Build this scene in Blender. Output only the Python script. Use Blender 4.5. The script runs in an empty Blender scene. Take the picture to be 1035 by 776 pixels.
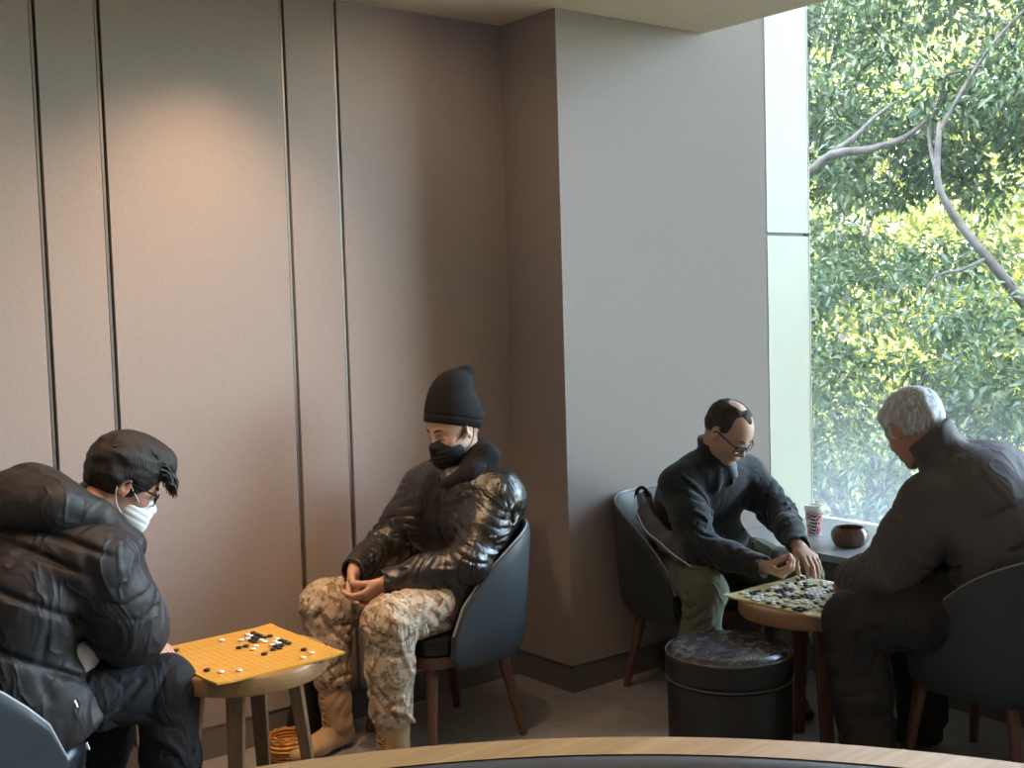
SKY, SUN, EXPO = 4.6, 4.0, .84
SPOTS = [(1.78, 3.70, 9, 85, 1., (1, .64, .38)), (1.66, 3.20, 50, 85, 1., (1, .64, .38), (1.75, 3.95, 1.25)), (.7, 3.1, 26, 95, 1., (1, .66, .42), (.7, 3.95, 1.2)), (2.25, 3.0, 24, 62, 1., (1, .66, .42), (2.15, 3.5, .7)),
         (1.3, 2.7, 30, 90, 1., (1, .66, .42), (1.45, 3.2, .5)), (2.5, 3.1, 8, 100, 1., (1, .68, .45), (2.65, 3.98, 1.9)),  # second entry is an added lamp lifting the back wall's right end
         (.5, 1.2, 16, 130, 1.), (1.8, .8, 11, 130, 1.), (.5, -.9, 20, 130, 1.)]  # added fill spots that brighten the whole room, not known fittings
import bpy, bmesh, math, random
import numpy as np
from mathutils import Vector, Matrix
PI = math.pi
C = bpy.context.scene.collection
QF = 1.0          # voxel size factor of the sculpted figures

# ------------------------------------------------------------------ object helpers
def mesh_obj(name, verts, faces, mat=None, parent=None, smooth=False):
    me = bpy.data.meshes.new(name)
    me.from_pydata([tuple(v) for v in verts], [], faces)
    me.update()
    return link(name, me, mat, parent, smooth)

def link(name, me, mat=None, parent=None, smooth=False):
    o = bpy.data.objects.new(name, me)
    C.objects.link(o)
    if mat:
        me.materials.append(mat)
    if parent:
        o.parent = parent
    if smooth:
        me.polygons.foreach_set('use_smooth', [True]*len(me.polygons))
    return o

def tag(o, label=None, cat=None, group=None, kind=None):
    if label: o['label'] = label
    if cat: o['category'] = cat
    if group: o['group'] = group
    if kind: o['kind'] = kind
    return o

def thing(name, label, cat, loc=(0, 0, 0), rz=0, group=None):
    o = bpy.data.objects.new(name, None)
    C.objects.link(o)
    o.empty_display_size = .1
    o.location = loc
    o.rotation_euler = (0, 0, rz)
    return tag(o, label, cat, group)

def bm_obj(name, bm, mat, parent=None, smooth=False, bevel=0, seg=2, angle=None):
    if bevel:
        bmesh.ops.bevel(bm, geom=[e for e in bm.edges if e.calc_length() > bevel*2.1 and len(e.link_faces) == 2 and e.calc_face_angle(0) > (angle or .6)],
                        offset=bevel, segments=seg, affect='EDGES', profile=.6)
    me = bpy.data.meshes.new(name)
    bm.to_mesh(me)
    bm.free()
    o = link(name, me, mat, parent, smooth)
    if smooth:
        try:
            me.set_sharp_from_angle(angle=.9)
        except Exception:
            pass
    return o

def add_box(bm, lo, hi):
    x0, y0, z0 = lo
    x1, y1, z1 = hi
    v = [bm.verts.new(p) for p in ((x0,y0,z0),(x1,y0,z0),(x1,y1,z0),(x0,y1,z0),(x0,y0,z1),(x1,y0,z1),(x1,y1,z1),(x0,y1,z1))]
    for f in ((0,3,2,1),(4,5,6,7),(0,1,5,4),(1,2,6,5),(2,3,7,6),(3,0,4,7)):
        bm.faces.new([v[i] for i in f])

def box(name, lo, hi, mat, parent=None, bevel=0, smooth=False):
    bm = bmesh.new()
    add_box(bm, lo, hi)
    return bm_obj(name, bm, mat, parent, smooth, bevel)

def add_tube(bm, pts, radii, seg=10, caps=True):
    pts = [Vector(p) for p in pts]
    n = len(pts)
    if not hasattr(radii, '__len__'):
        radii = [radii]*n
    ref = None
    rings = []
    for i, p in enumerate(pts):
        t = (pts[min(i+1, n-1)]-pts[max(i-1, 0)]).normalized()
        if ref is None:
            ref = Vector((0, 0, 1)) if abs(t.z) < .9 else Vector((1, 0, 0))
        a = t.cross(ref).normalized()
        b = t.cross(a).normalized()
        ref = -b
        ref = a.cross(t)
        rings.append([bm.verts.new(p+(a*math.cos(q*2*PI/seg)+b*math.sin(q*2*PI/seg))*radii[i]) for q in range(seg)])
    for i in range(n-1):
        for q in range(seg):
            bm.faces.new((rings[i][q], rings[i][(q+1) % seg], rings[i+1][(q+1) % seg], rings[i+1][q]))
    if caps:
        bm.faces.new(rings[0][::-1])
        bm.faces.new(rings[-1])

def tube(name, pts, radii, mat, parent=None, seg=10):
    bm = bmesh.new()
    add_tube(bm, pts, radii, seg)
    bmesh.ops.recalc_face_normals(bm, faces=bm.faces)
    return bm_obj(name, bm, mat, parent, True)

def add_lathe(bm, prof, seg=48, c=(0, 0, 0)):
    rings = []
    for r, z in prof:
        if r < 1e-6:
            rings.append([bm.verts.new((c[0], c[1], c[2]+z))])
        else:
            rings.append([bm.verts.new((c[0]+r*math.cos(q*2*PI/seg), c[1]+r*math.sin(q*2*PI/seg), c[2]+z)) for q in range(seg)])
    for a, b in zip(rings, rings[1:]):
        for q in range(seg):
            q2 = (q+1) % seg
            if len(a) == 1 and len(b) == 1: continue
            if len(a) == 1: bm.faces.new((a[0], b[q2], b[q]))
            elif len(b) == 1: bm.faces.new((a[q], a[q2], b[0]))
            else: bm.faces.new((a[q], a[q2], b[q2], b[q]))

def lathe(name, prof, mat, parent=None, seg=48, c=(0, 0, 0), smooth=True):
    bm = bmesh.new()
    add_lathe(bm, prof, seg, c)
    bmesh.ops.recalc_face_normals(bm, faces=bm.faces)
    return bm_obj(name, bm, mat, parent, smooth)

def catmull(pts, n=8):
    pts = [Vector(p) for p in pts]
    out = []
    for i in range(len(pts)-1):
        p0, p1, p2, p3 = pts[max(i-1, 0)], pts[i], pts[i+1], pts[min(i+2, len(pts)-1)]
        for k in range(n):
            t = k/n
            out.append(.5*((2*p1)+(p2-p0)*t+(2*p0-5*p1+4*p2-p3)*t*t+(3*p1-p0-3*p2+p3)*t**3))
    out.append(pts[-1])
    return out

# ------------------------------------------------------------------ materials
class M:
    def __init__(s, name, col=(.5, .5, .5), rough=.6, metal=0, spec=.5, sheen=0, coat=0):
        s.m = bpy.data.materials.new(name)
        s.m.use_nodes = True
        s.nt = s.m.node_tree
        s.b = s.nt.nodes['Principled BSDF']
        s.set('Base Color', (*col, 1)); s.set('Roughness', rough); s.set('Metallic', metal)
        s.set('Specular IOR Level', spec)
        if sheen: s.set('Sheen Weight', sheen); s.set('Sheen Roughness', .6)
        if coat: s.set('Coat Weight', coat); s.set('Coat Roughness', .15)
        s.h = None
    def set(s, k, v): s.b.inputs[k].default_value = v
    def node(s, t, **kw):
        n = s.nt.nodes.new(t)
        for k, v in kw.items():
            if k in n.inputs: n.inputs[k].default_value = v
            elif isinstance(k, str) and hasattr(n, k): setattr(n, k, v)
        return n
    def lk(s, a, b): s.nt.links.new(a, b)
    def coord(s, kind='Object', scale=(1, 1, 1), rot=(0, 0, 0)):
        t = s.node('ShaderNodeTexCoord'); mp = s.node('ShaderNodeMapping')
        mp.inputs['Scale'].default_value = scale
        mp.inputs['Rotation'].default_value = rot
        s.lk(t.outputs[kind], mp.inputs[0])
        return mp.outputs[0]
    def noise(s, co, scale=5, detail=3, rough=.5, dist=0):
        n = s.node('ShaderNodeTexNoise')
        n.inputs['Scale'].default_value = scale; n.inputs['Detail'].default_value = detail
        n.inputs['Roughness'].default_value = rough; n.inputs['Distortion'].default_value = dist
        s.lk(co, n.inputs['Vector'])
        return n.outputs['Fac']
    def ramp(s, fac, stops, interp='LINEAR'):
        r = s.node('ShaderNodeValToRGB')
        r.color_ramp.interpolation = interp
        e = r.color_ramp.elements
        while len(e) < len(stops): e.new(.5)
        for i, (p, c) in enumerate(stops):
            e[i].position = p
            e[i].color = (*c, 1) if len(c) == 3 else c
        s.lk(fac, r.inputs[0])
        return r.outputs[0]
    def mix(s, fac, a, b, mode='MIX'):
        n = s.node('ShaderNodeMixRGB'); n.blend_type = mode
        for k, v in ((0, fac), (1, a), (2, b)):
            if hasattr(v, 'is_output'): s.lk(v, n.inputs[k])
            elif k == 0: n.inputs[0].default_value = v
            else: n.inputs[k].default_value = (*v, 1)
        return n.outputs[0]
    def math(s, op, a, b=0.):
        n = s.node('ShaderNodeMath'); n.operation = op
        for k, v in ((0, a), (1, b)):
            if hasattr(v, 'is_output'): s.lk(v, n.inputs[k])
            else: n.inputs[k].default_value = v
        return n.outputs[0]
    def color(s, out): s.lk(out, s.b.inputs['Base Color']); return s
    def rough(s, out): s.lk(out, s.b.inputs['Roughness']); return s
    def bump(s, out, strength=.3, dist=.002):
        n = s.node('ShaderNodeBump')
        n.inputs['Strength'].default_value = strength; n.inputs['Distance'].default_value = dist
        s.lk(out, n.inputs['Height'])
        if s.h is not None: s.lk(s.h, n.inputs['Normal'])
        s.h = n.outputs[0]
        s.lk(s.h, s.b.inputs['Normal'])
        return s

def vary(m, a, b, scale=8, detail=3, kind='Object', lo=.35, hi=.65, sc=(1, 1, 1)):
    co = m.coord(kind, sc)
    return m.color(m.ramp(m.noise(co, scale, detail), [(lo, a), (hi, b)]))

def weave_wall(name, a, b):
    m = M(name, a, .75, spec=.25)
    co = m.coord('Object')
    n1 = m.noise(m.coord('Object', (1, 1, 14)), 90, 2)
    n2 = m.noise(m.coord('Object', (14, 14, 1)), 60, 2)
    f = m.math('MULTIPLY', m.math('ADD', n1, n2), .5)
    big = m.noise(co, 1.3, 2)
    c = m.ramp(f, [(.38, a), (.62, b)])
    m.color(m.mix(m.math('MULTIPLY', big, .12), c, (a[0]*.8, a[1]*.8, a[2]*.8)))
    m.bump(f, .25, .0015)
    return m.m

MT = {}
MT['wallA'] = weave_wall('taupe_fabric_wall', (.335, .285, .262), (.405, .35, .322))
MT['base'] = M('grey_skirting', (.17, .16, .155), .5).m
MT['metal_strip'] = M('metal_trim', (.36, .33, .30), .4, 1).m
MT['gap'] = M('dark_gap', (.012, .011, .01), .8).m
MT['ceiling'] = vary(M('ceiling_paint', (.62, .57, .5), .85, spec=.2), (.70, .58, .44), (.74, .62, .48), 2).m
m = M('floor_tiles', (.2, .2, .21), .45, spec=.4)
co = m.coord('Object')
br = m.node('ShaderNodeTexBrick')
br.offset = 0.5; br.squash = 1
br.inputs['Scale'].default_value = 1; br.inputs['Mortar Size'].default_value = .0022; br.inputs['Mortar Smooth'].default_value = .3
br.inputs['Brick Width'].default_value = .6667; br.inputs['Row Height'].default_value = .3333; br.inputs['Bias'].default_value = 0
br.inputs['Color1'].default_value = (.21, .20, .195, 1); br.inputs['Color2'].default_value = (.26, .248, .24, 1); br.inputs['Mortar'].default_value = (.10, .095, .09, 1)
mp = m.coord('Object', (1, 1, 1), (0, 0, PI/2))
add = m.node('ShaderNodeVectorMath'); add.operation = 'ADD'; add.inputs[1].default_value = (.07, .1667, 0)
m.lk(mp, add.inputs[0]); m.lk(add.outputs[0], br.inputs['Vector'])
nz = m.noise(co, 6, 5, .6)
m.color(m.mix(m.math('MULTIPLY', nz, .35), br.outputs['Color'], (.33, .315, .30)))
m.rough(m.ramp(m.noise(co, 14, 4), [(.3, (.32,)*3), (.7, (.5,)*3)]))
m.bump(br.outputs['Fac'], -.3, .002)
MT['floor'] = m.m

def wood(name, a, b, rough=.4, axis=0, scale=1., coat=0, gs=9):
    m = M(name, a, rough, coat=coat)
    sc = [9*scale]*3; sc[axis] = .7*scale
    co = m.coord('Object', sc)
    w = m.noise(co, 2.2, 5, .6, .8)
    sc2 = [60*scale]*3; sc2[axis] = 2*scale
    g = m.noise(m.coord('Object', sc2), 2, 2)
    c = m.ramp(w, [(.3, a), (.55, tuple((x+y)/2 for x, y in zip(a, b))), (.7, b)])
    m.color(m.mix(.25, c, m.ramp(g, [(.35, tuple(x*.6 for x in a)), (.65, b)]), 'MIX'))
    m.bump(g, .08, .001)
    return m.m
MT['oak_leg'] = wood('oak_table_leg', (.17, .088, .036), (.27, .15, .065), .42, 2)
MT['oak_top'] = wood('oak_table_top', (.29, .155, .055), (.40, .23, .09), .38, 0)
MT['oak_top2'] = wood('warm_table_top', (.30, .15, .07), (.42, .23, .11), .35, 0)
MT['rim'] = wood('counter_rim_wood', (.40, .225, .085), (.56, .345, .15), .42, 0, .7)
MT['walnut'] = wood('walnut_chair_leg', (.12, .052, .033), (.20, .095, .056), .35, 2)
MT['leather_seat'] = M('black_seat_leather', (.012, .013, .015), .3).m
m = M('chair_shell_leather', (.045, .052, .056), .48, spec=.4)
vary(m, (.040, .047, .051), (.054, .061, .065), 3)
vo = m.node('ShaderNodeTexVoronoi'); vo.inputs['Scale'].default_value = 260; m.lk(m.coord('Object'), vo.inputs['Vector'])
m.bump(vo.outputs['Distance'], .12, .0008)
MT['shell'] = m.m
MT['piping'] = M('light_grey_piping', (.30, .32, .33), .4).m
MT['dark_glass'] = M('dark_table_inlay', (.022, .015, .010), .85, spec=.03).m
MT['grey_band'] = M('grey_band', (.10, .10, .10), .45, .2).m

# ------------------------------------------------------------------ camera
cam = bpy.data.cameras.new('camera')
co_ = bpy.data.objects.new('camera', cam)
C.objects.link(co_)
bpy.context.scene.camera = co_
cam.sensor_fit = 'HORIZONTAL'; cam.sensor_width = 36; cam.lens = 36*1194./1035
cam.clip_start = .05
_cx, _cy, _f = 517.5, 388., 1194.
u = Vector((2030-_cx, -(264-_cy), -_f)).normalized()
w = Vector((-430-_cx, -(337-_cy), -_f)).normalized()
zz = u.cross(w).normalized(); w = zz.cross(u)
co_.matrix_world = Matrix.Translation((0, 0, 1.6)) @ Matrix((u, w, zz)).to_4x4()

# ------------------------------------------------------------------ room shell
YA, YB, XP, XE, XW = 3.98, 3.623, 3.135, 4.407, 4.715
ZC, ZR = 2.777, 3.35
def struct(o): return tag(o, kind='structure')
struct(box('floor', (-2.6, -3.2, -.1), (5.0, 4.3, 0), MT['floor']))
gro = [-2.2, -1.5, -.9, -.2, .52, 1.217, 1.428, 2.112, 2.334]
bm = bmesh.new()
add_box(bm, (-2.6, YA+.02, 0), (XP+.05, YA+.16, ZR))
wb = struct(bm_obj('wall_back', bm, MT['gap']))
edges = [-2.6]+gro+[XP]
for i in range(len(edges)-1):
    a = edges[i]+(.011 if i else 0); b = edges[i+1]-(.011 if i < len(edges)-2 else 0)
    bm = bmesh.new(); add_box(bm, (a, YA, .0), (b, YA+.02, ZR))
    bm_obj('wall_panel', bm, MT['wallA'], wb, bevel=.002, seg=2)
for g in gro:
    box('metal_bead', (g-.0075, YA+.004, 0), (g+.0015, YA+.02, ZR), MT['metal_strip'], wb)
struct(box('wall_pier', (XP, YB, 0), (XE, YA+.16, ZR), MT['wallA'], bevel=.003))
struct(box('baseboard_back', (-2.6, YA-.010, 0), (XP-.008, YA, .116), MT['base'], bevel=.0015))
bm = bmesh.new(); add_box(bm, (XP-.010, YB-.010, 0), (XE+.3, YB, .108)); add_box(bm, (XP-.010, YB, 0), (XP, YA, .108))
struct(bm_obj('baseboard_pier', bm, MT['base'], bevel=.0015))
for nm, lo, hi in (('trim_1', (-2.6, YA-.0115, .112), (XP-.010, YA-.0005, .1175)), ('trim_2', (XP-.0115, YB-.0115, .104), (XE+.3, YB-.0005, .1095)), ('trim_3', (XP-.0115, YB-.0115, .104), (XP-.0005, YA-.011, .1095))):
    struct(box(nm, lo, hi, MT['metal_strip']))
# ceiling: a lowered soffit that stops short of the window, higher slab behind it
struct(box('ceiling', (-2.6, -3.2, ZC), (4.0, 4.12, ZC+.10), MT['ceiling'], bevel=.002))
struct(box('ceiling_recess', (3.9, -3.2, ZR), (5.0, 4.12, ZR+.1), MT['ceiling']))
struct(box('ceiling_fascia', (3.94, -3.2, ZC+.1), (4.0, YB, ZR), MT['ceiling']))
struct(box('wall_left', (-2.7, -3.2, 0), (-2.6, 4.14, ZR), MT['wallA']))
struct(box('wall_front', (-2.6, -3.3, 0), (5.0, -3.2, ZR), MT['wallA']))
# pale return panel between wall and window
MT['panel'] = M('pale_coated_panel', (.64, .66, .55), .42).m
pr = struct(box('wall_right', (XE, YB+.012, 0), (XW+.012, YB+.5, ZR), MT['base']))
box('wall_panel', (XE+.004, YB-.002, .52), (XW+.006, YB+.012, 1.892), MT['panel'], pr, bevel=.001)
box('wall_panel', (XE+.004, YB-.002, 1.908), (XW+.006, YB+.012, ZR), MT['panel'], pr, bevel=.001)
box('corner_bead', (XW+.006, YB-.004, .52), (XW+.012, YB+.012, ZR), MT['panel'], pr)
# window
g = bpy.data.materials.new('window_glass'); g.use_nodes = True
nt = g.node_tree; nt.nodes.clear()
out = nt.nodes.new('ShaderNodeOutputMaterial'); mixs = nt.nodes.new('ShaderNodeMixShader'); tr = nt.nodes.new('ShaderNodeBsdfTransparent'); gl = nt.nodes.new('ShaderNodeBsdfGlossy')
fr = nt.nodes.new('ShaderNodeFresnel'); fr.inputs[0].default_value = 1.45; gl.inputs['Roughness'].default_value = .02
tr.inputs[0].default_value = (.90, .95, .92, 1)
haze = nt.nodes.new('ShaderNodeBsdfTranslucent'); haze.inputs[0].default_value = (.82, .9, .92, 1)
mix2 = nt.nodes.new('ShaderNodeMixShader')
tc = nt.nodes.new('ShaderNodeTexCoord'); sx = nt.nodes.new('ShaderNodeSeparateXYZ'); mr = nt.nodes.new('ShaderNodeMapRange')
nt.links.new(tc.outputs['Object'], sx.inputs[0]); nt.links.new(sx.outputs['Z'], mr.inputs[0])
mr.inputs[1].default_value = .5; mr.inputs[2].default_value = 1.3; mr.inputs[3].default_value = .085; mr.inputs[4].default_value = .004; mr.interpolation_type = 'SMOOTHSTEP'
nt.links.new(fr.outputs[0], mixs.inputs[0]); nt.links.new(tr.outputs[0], mixs.inputs[1]); nt.links.new(gl.outputs[0], mixs.inputs[2])
nt.links.new(mr.outputs[0], mix2.inputs[0]); nt.links.new(mixs.outputs[0], mix2.inputs[1]); nt.links.new(haze.outputs[0], mix2.inputs[2])
nt.links.new(mix2.outputs[0], out.inputs[0])
MT['frame'] = M('window_frame', (.5, .52, .5), .4, .6).m
bm = bmesh.new()
add_box(bm, (XW+.02, -3.2, 3.28), (XW+.08, YB, ZR)); add_box(bm, (XW+.02, -3.2, .44), (XW+.08, YB, .515))
add_box(bm, (XW+.02, -3.2, .44), (XW+.08, -3.1, ZR)); add_box(bm, (XW+.02, -.4, .44), (XW+.08, -.3, ZR))
add_box(bm, (XW+.0125, YB+.048, .44), (XW+.08, YB+.12, ZR))
wf = struct(bm_obj('window_1', bm, MT['frame']))
v = [(XW+.04, -3.1, .5), (XW+.04, YB+.06, .5), (XW+.04, YB+.06, 3.3), (XW+.04, -3.1, 3.3)]
mesh_obj('glass_pane', v, [(0, 1, 2, 3)], g, wf)
# window ledge
MT['ledge'] = vary(M('ledge_laminate', (.42, .43, .46), .3), (.40, .41, .45), (.46, .47, .5), 5).m
MT['ledge_front'] = wood('ledge_front', (.13, .11, .095), (.19, .165, .145), .5, 1)
lg = struct(box('trim_4', (4.07, -3.2, 0), (XW+.02, YB-.012, .49), MT['ledge_front']))
box('sill_board', (4.052, -3.2, .49), (XW+.02, YB-.003, .52), MT['ledge'], lg, bevel=.003)
# outer wall below the glazing (the building's own facade), unseen shading wall above
MT['facade'] = M('facade_render', (.45, .44, .42), .8).m
struct(box('wall_outer', (XW+.02, -3.3, -3.2), (5.0, 4.1, .44), MT['facade']))
struct(box('wall_upper_shade', (4.6, -6, ZR+.1), (5.0, 10, 7.5), MT['facade']))  # unseen upper wall, made tall so its shadow covers the near trees
struct(box('wall_outer_side', (4.9, YB+.5, -3.2), (5.0, 10, ZR+.1), MT['facade']))
struct(box('ground', (4.9, -14, -3.3), (34, 26, -3.2), vary(M('park_soil', (.12, .10, .06), .9), (.10, .12, .04), (.2, .17, .1), .7).m))

# ------------------------------------------------------------------ tub chairs
def shell_point(th, v, rx, ry, xf):
    pass

def make_chair(label, loc, rz, w=.285, group='dark grey tub chairs'):
    """local: sitter faces +x, origin on the floor under the seat centre"""
    r = thing('tub_chair', label, 'chair', loc, rz, group)
    # shell path in plan: from the front right end round the back to the front left end
    n = 56; xf = .13; xb = -.27
    path = []
    for i in range(n+1):
        s = i/n
        # superellipse half round at the back with straight arms
        th = PI*(s-.5)            # -90..90 , 0 = back
        ce, se = math.cos(th), math.sin(th)
        x = -abs(ce)**.72*(.27)+.0
        y = math.copysign(abs(se)**.62*w, se)
        path.append((x, y, s))
    ends = [(xf-.045*k, -w, 0) for k in range(0, 3)]
    full = [(x, -w, 0.) for x in (.14, .10, .05)]+path+[(x, w, 1.) for x in (.05, .10, .14)]
    # arc length
    L = [0]
    for a, b in zip(full, full[1:]): L.append(L[-1]+math.hypot(b[0]-a[0], b[1]-a[1]))
    T = L[-1]
    def top(q):                  # q 0..1 along the rim, .5 = back centre
        d = abs(q-.5)*2
        t = max(0, min(1, (d-.20)/.80))
        return .80-.30*(t**2.1)-.05*max(0, (t-.9)/.1)**2
    bm = bmesh.new(); rows = 16; grid = {}
    th_ = .017
    for side in (0, 1):
        for i, (x, y, s) in enumerate(full):
            q = L[i]/T
            a = full[max(i-1, 0)]; b = full[min(i+1, len(full)-1)]
            t = Vector((b[0]-a[0], b[1]-a[1])).normalized(); nrm = Vector((-t.y, t.x))
            ed = min(L[i], T-L[i])
            zt = top(q); zb = .315
            rc = .05                       # rounded lower front corner
            if ed < rc: zb += rc-math.sqrt(max(0, rc*rc-(rc-ed)**2))
            for j in range(rows+1):
                v = j/rows
                z = zb+(zt-zb)*v
                lean = .024*((z-.32)/.48)   # walls lean outwards to the rim
                taper = -.03*max(0, 1-(z-.315)/.10)**2
                off = (th_ if side == 0 else -th_)+lean+taper-.02
                if j in (0, rows): off = off*1+(-.007 if side == 0 else .007)
                back = .02*((z-.32)/.48)*max(0, math.cos(PI*(q-.5)))
                grid[side, i, j] = bm.verts.new((x+nrm.x*off*1-back, y+nrm.y*off, z))
    N = len(full)
    for side in (0, 1):
        for i in range(N-1):
            for j in range(rows):
                f = (grid[side, i, j], grid[side, i+1, j], grid[side, i+1, j+1], grid[side, i, j+1])
                bm.faces.new(f if side == 0 else f[::-1])
    for i in range(N-1):
        bm.faces.new((grid[0, i, rows], grid[0, i+1, rows], grid[1, i+1, rows], grid[1, i, rows]))
        bm.faces.new((grid[0, i+1, 0], grid[0, i, 0], grid[1, i, 0], grid[1, i+1, 0]))
    for j in range(rows):
        bm.faces.new((grid[0, 0, j], grid[0, 0, j+1], grid[1, 0, j+1], grid[1, 0, j]))
        bm.faces.new((grid[0, N-1, j+1], grid[0, N-1, j], grid[1, N-1, j], grid[1, N-1, j+1]))
    bmesh.ops.recalc_face_normals(bm, faces=bm.faces)
    rim = [((grid[0, i, rows].co+grid[1, i, rows].co)/2) for i in range(N)]
    sh = bm_obj('backrest_shell', bm, MT['shell'], r, True)
    md = sh.modifiers.new('b', 'BEVEL'); md.width = .007; md.segments = 3; md.limit_method = 'ANGLE'; md.angle_limit = .7
    tube('piping', [p+Vector((0, 0, .001)) for p in rim], .0045, MT['piping'], sh, 6)
    # seat cushion: soft rounded slab
    def outline(s):
        pts = []
        for k in range(48):
            a = 2*PI*k/48
            c_, s_ = math.cos(a), math.sin(a)
            pts.append((math.copysign(abs(c_)**.6, c_)*.235*s+.0, math.copysign(abs(s_)**.6, s_)*(.245)*s))
        return pts
    def slab(name, prof, mat, dx=0.):
        bm = bmesh.new(); rings = []
        for s, z in prof:
            rings.append([bm.verts.new((x+dx, y, z+.012*(1-s)*0)) for x, y in outline(s)])
        for a, b in zip(rings, rings[1:]):
            for k in range(48):
                bm.faces.new((a[k], a[(k+1) % 48], b[(k+1) % 48], b[k]))
        bm.faces.new(rings[0][::-1]); bm.faces.new(rings[-1])
        bmesh.ops.recalc_face_normals(bm, faces=bm.faces)
        return bm_obj(name, bm, mat, r, True)
    slab('seat', [(.93, .372), (.99, .38), (1.0, .405), (1.0, .425), (.97, .443), (.9, .455), (.7, .463), (.3, .466)], MT['leather_seat'], .012)
    slab('seat_frame', [(.80, .322), (.95, .328), (.97, .345), (.97, .371)], MT['walnut'], .014)
    for sx, sy in ((1, -1), (1, 1), (-1, -1), (-1, 1)):
        x0, y0 = sx*.155, sy*.165
        tube('leg', [(x0+.01, y0, .335), (sx*.205+.0, sy*.213, .004), (sx*.2055, sy*.2135, 0)], [.0235, .0145, .013], MT['walnut'], r, 16)
    return r
def chair_dup(src, label, loc, rz):
    r = src.copy(); C.objects.link(r); r.location = loc; r.rotation_euler = (0, 0, rz); r['label'] = label
    for ch in list(src.children):
        c = ch.copy(); C.objects.link(c); c.parent = r
        for g_ in ch.children:
            d = g_.copy(); C.objects.link(d); d.parent = c
    return r
ch2 = make_chair('dark grey tub chair under the man in the black beanie', (2.475, 3.60, 0), PI)
ch1 = chair_dup(ch2, 'dark grey tub chair under the man in the hooded coat and white mask', (.80, 3.40, 0), 0)
ch3 = chair_dup(ch2, 'dark grey tub chair against the wall under the balding man in glasses', (3.565, 3.325, 0), -PI/2)
ch4 = chair_dup(ch2, 'dark grey tub chair seen from behind under the white-haired man', (3.60, 2.03, 0), PI/2)

# ------------------------------------------------------------------ tables with boards
def make_table(label, loc, top_m, leg_m):
    t = thing('side_table', label, 'table', loc, 0)
    lathe('tabletop', [(0, .498), (.235, .498), (.247, .502), (.25, .508), (.25, .548), (.247, .554), (.24, .556), (0, .556)], top_m, t, 72)
    for k in range(4):
        a = PI/4+k*PI/2+.12
        c_, s_ = math.cos(a), math.sin(a)
        d = Vector((c_, s_, 0)); q = Vector((-s_, c_, 0))
        bm = bmesh.new(); vs = []
        for (rr, z, hw, hd) in ((.145, .4985, .026, .019), (.205, 0, .019, .015)):
            vs.append([bm.verts.new(d*(rr+sx*hd)+q*(sy*hw)+Vector((0, 0, z))) for sx, sy in ((-1, -1), (1, -1), (1, 1), (-1, 1))])
        for i in range(4): bm.faces.new((vs[0][i], vs[0][(i+1) % 4], vs[1][(i+1) % 4], vs[1][i]))
        bm.faces.new(vs[0]); bm.faces.new(vs[1][::-1])
        bmesh.ops.recalc_face_normals(bm, faces=bm.faces)
        bm_obj('leg', bm, leg_m, t, False, .003)
    return t
make_table('round oak side table between the hooded man and the man in camouflage trousers', (1.55, 3.325, 0), MT['oak_top'], MT['oak_leg'])
make_table('round brown side table between the balding man and the white-haired man', (3.3175, 2.556, 0), MT['oak_top2'], MT['walnut'])

def board_mat(name, a, b, px, py, line):
    m = M(name, a, .35, coat=.15)
    co = m.coord('Object')
    base = m.ramp(m.noise(m.coord('Object', (1, 14, 1)), 4, 4), [(.3, a), (.7, b)])
    sp = m.node('ShaderNodeSeparateXYZ'); m.lk(co, sp.inputs[0])
    fs = []
    for ax, p in (('X', px), ('Y', py)):
        v_ = m.math('ABSOLUTE', m.math('DIVIDE', sp.outputs[ax], p))
        inb = m.math('LESS_THAN', v_, 9.04)
        f_ = m.math('ABSOLUTE', m.math('SUBTRACT', m.math('FRACT', m.math('ADD', m.math('DIVIDE', sp.outputs[ax], p), 100.5)), .5))
        fs.append((m.math('LESS_THAN', f_, .04), inb))
    l = m.math('MULTIPLY', m.math('MAXIMUM', fs[0][0], fs[1][0]), m.math('MULTIPLY', fs[0][1], fs[1][1]))
    m.color(m.mix(m.math('MULTIPLY', l, .75), base, line))
    return m.m
def board(label, loc, hx, hy, mat, rz, lift=0.):
    """thin roll-up playing sheet with softly rounded edges and a slight curl at the corners"""
    n = 24; bm = bmesh.new(); g_ = {}
    for s in (0, 1):
        for i in range(n+1):
            for j in range(n+1):
                x = -hx+2*hx*i/n; y = -hy+2*hy*j/n
                e = max(0, abs(x)/hx-.75)*max(0, abs(y)/hy-.75)*16
                g_[s, i, j] = bm.verts.new((x, y, s*.006+lift*e))
    for i in range(n):
        for j in range(n):
            bm.faces.new((g_[1, i, j], g_[1, i+1, j], g_[1, i+1, j+1], g_[1, i, j+1]))
            bm.faces.new((g_[0, i, j+1], g_[0, i+1, j+1], g_[0, i+1, j], g_[0, i, j]))
        bm.faces.new((g_[0, i, 0], g_[0, i+1, 0], g_[1, i+1, 0], g_[1, i, 0]))
        bm.faces.new((g_[0, i+1, n], g_[0, i, n], g_[1, i, n], g_[1, i+1, n]))
        bm.faces.new((g_[0, 0, i+1], g_[0, 0, i], g_[1, 0, i], g_[1, 0, i+1]))
        bm.faces.new((g_[0, n, i], g_[0, n, i+1], g_[1, n, i+1], g_[1, n, i]))
    o = bm_obj('go_board', bm, mat)
    o.location = loc; o.rotation_euler = (0, 0, rz)
    return tag(o, label, 'game board')
b1 = board('orange-yellow go board with only a few stones on the oak table', (1.5545, 3.326, .5565), .211, .2315,
           board_mat('golden_board', (.74, .36, .045), (.84, .45, .07), .0220, .0237, (.30, .15, .03)), .03, .004)
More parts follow.
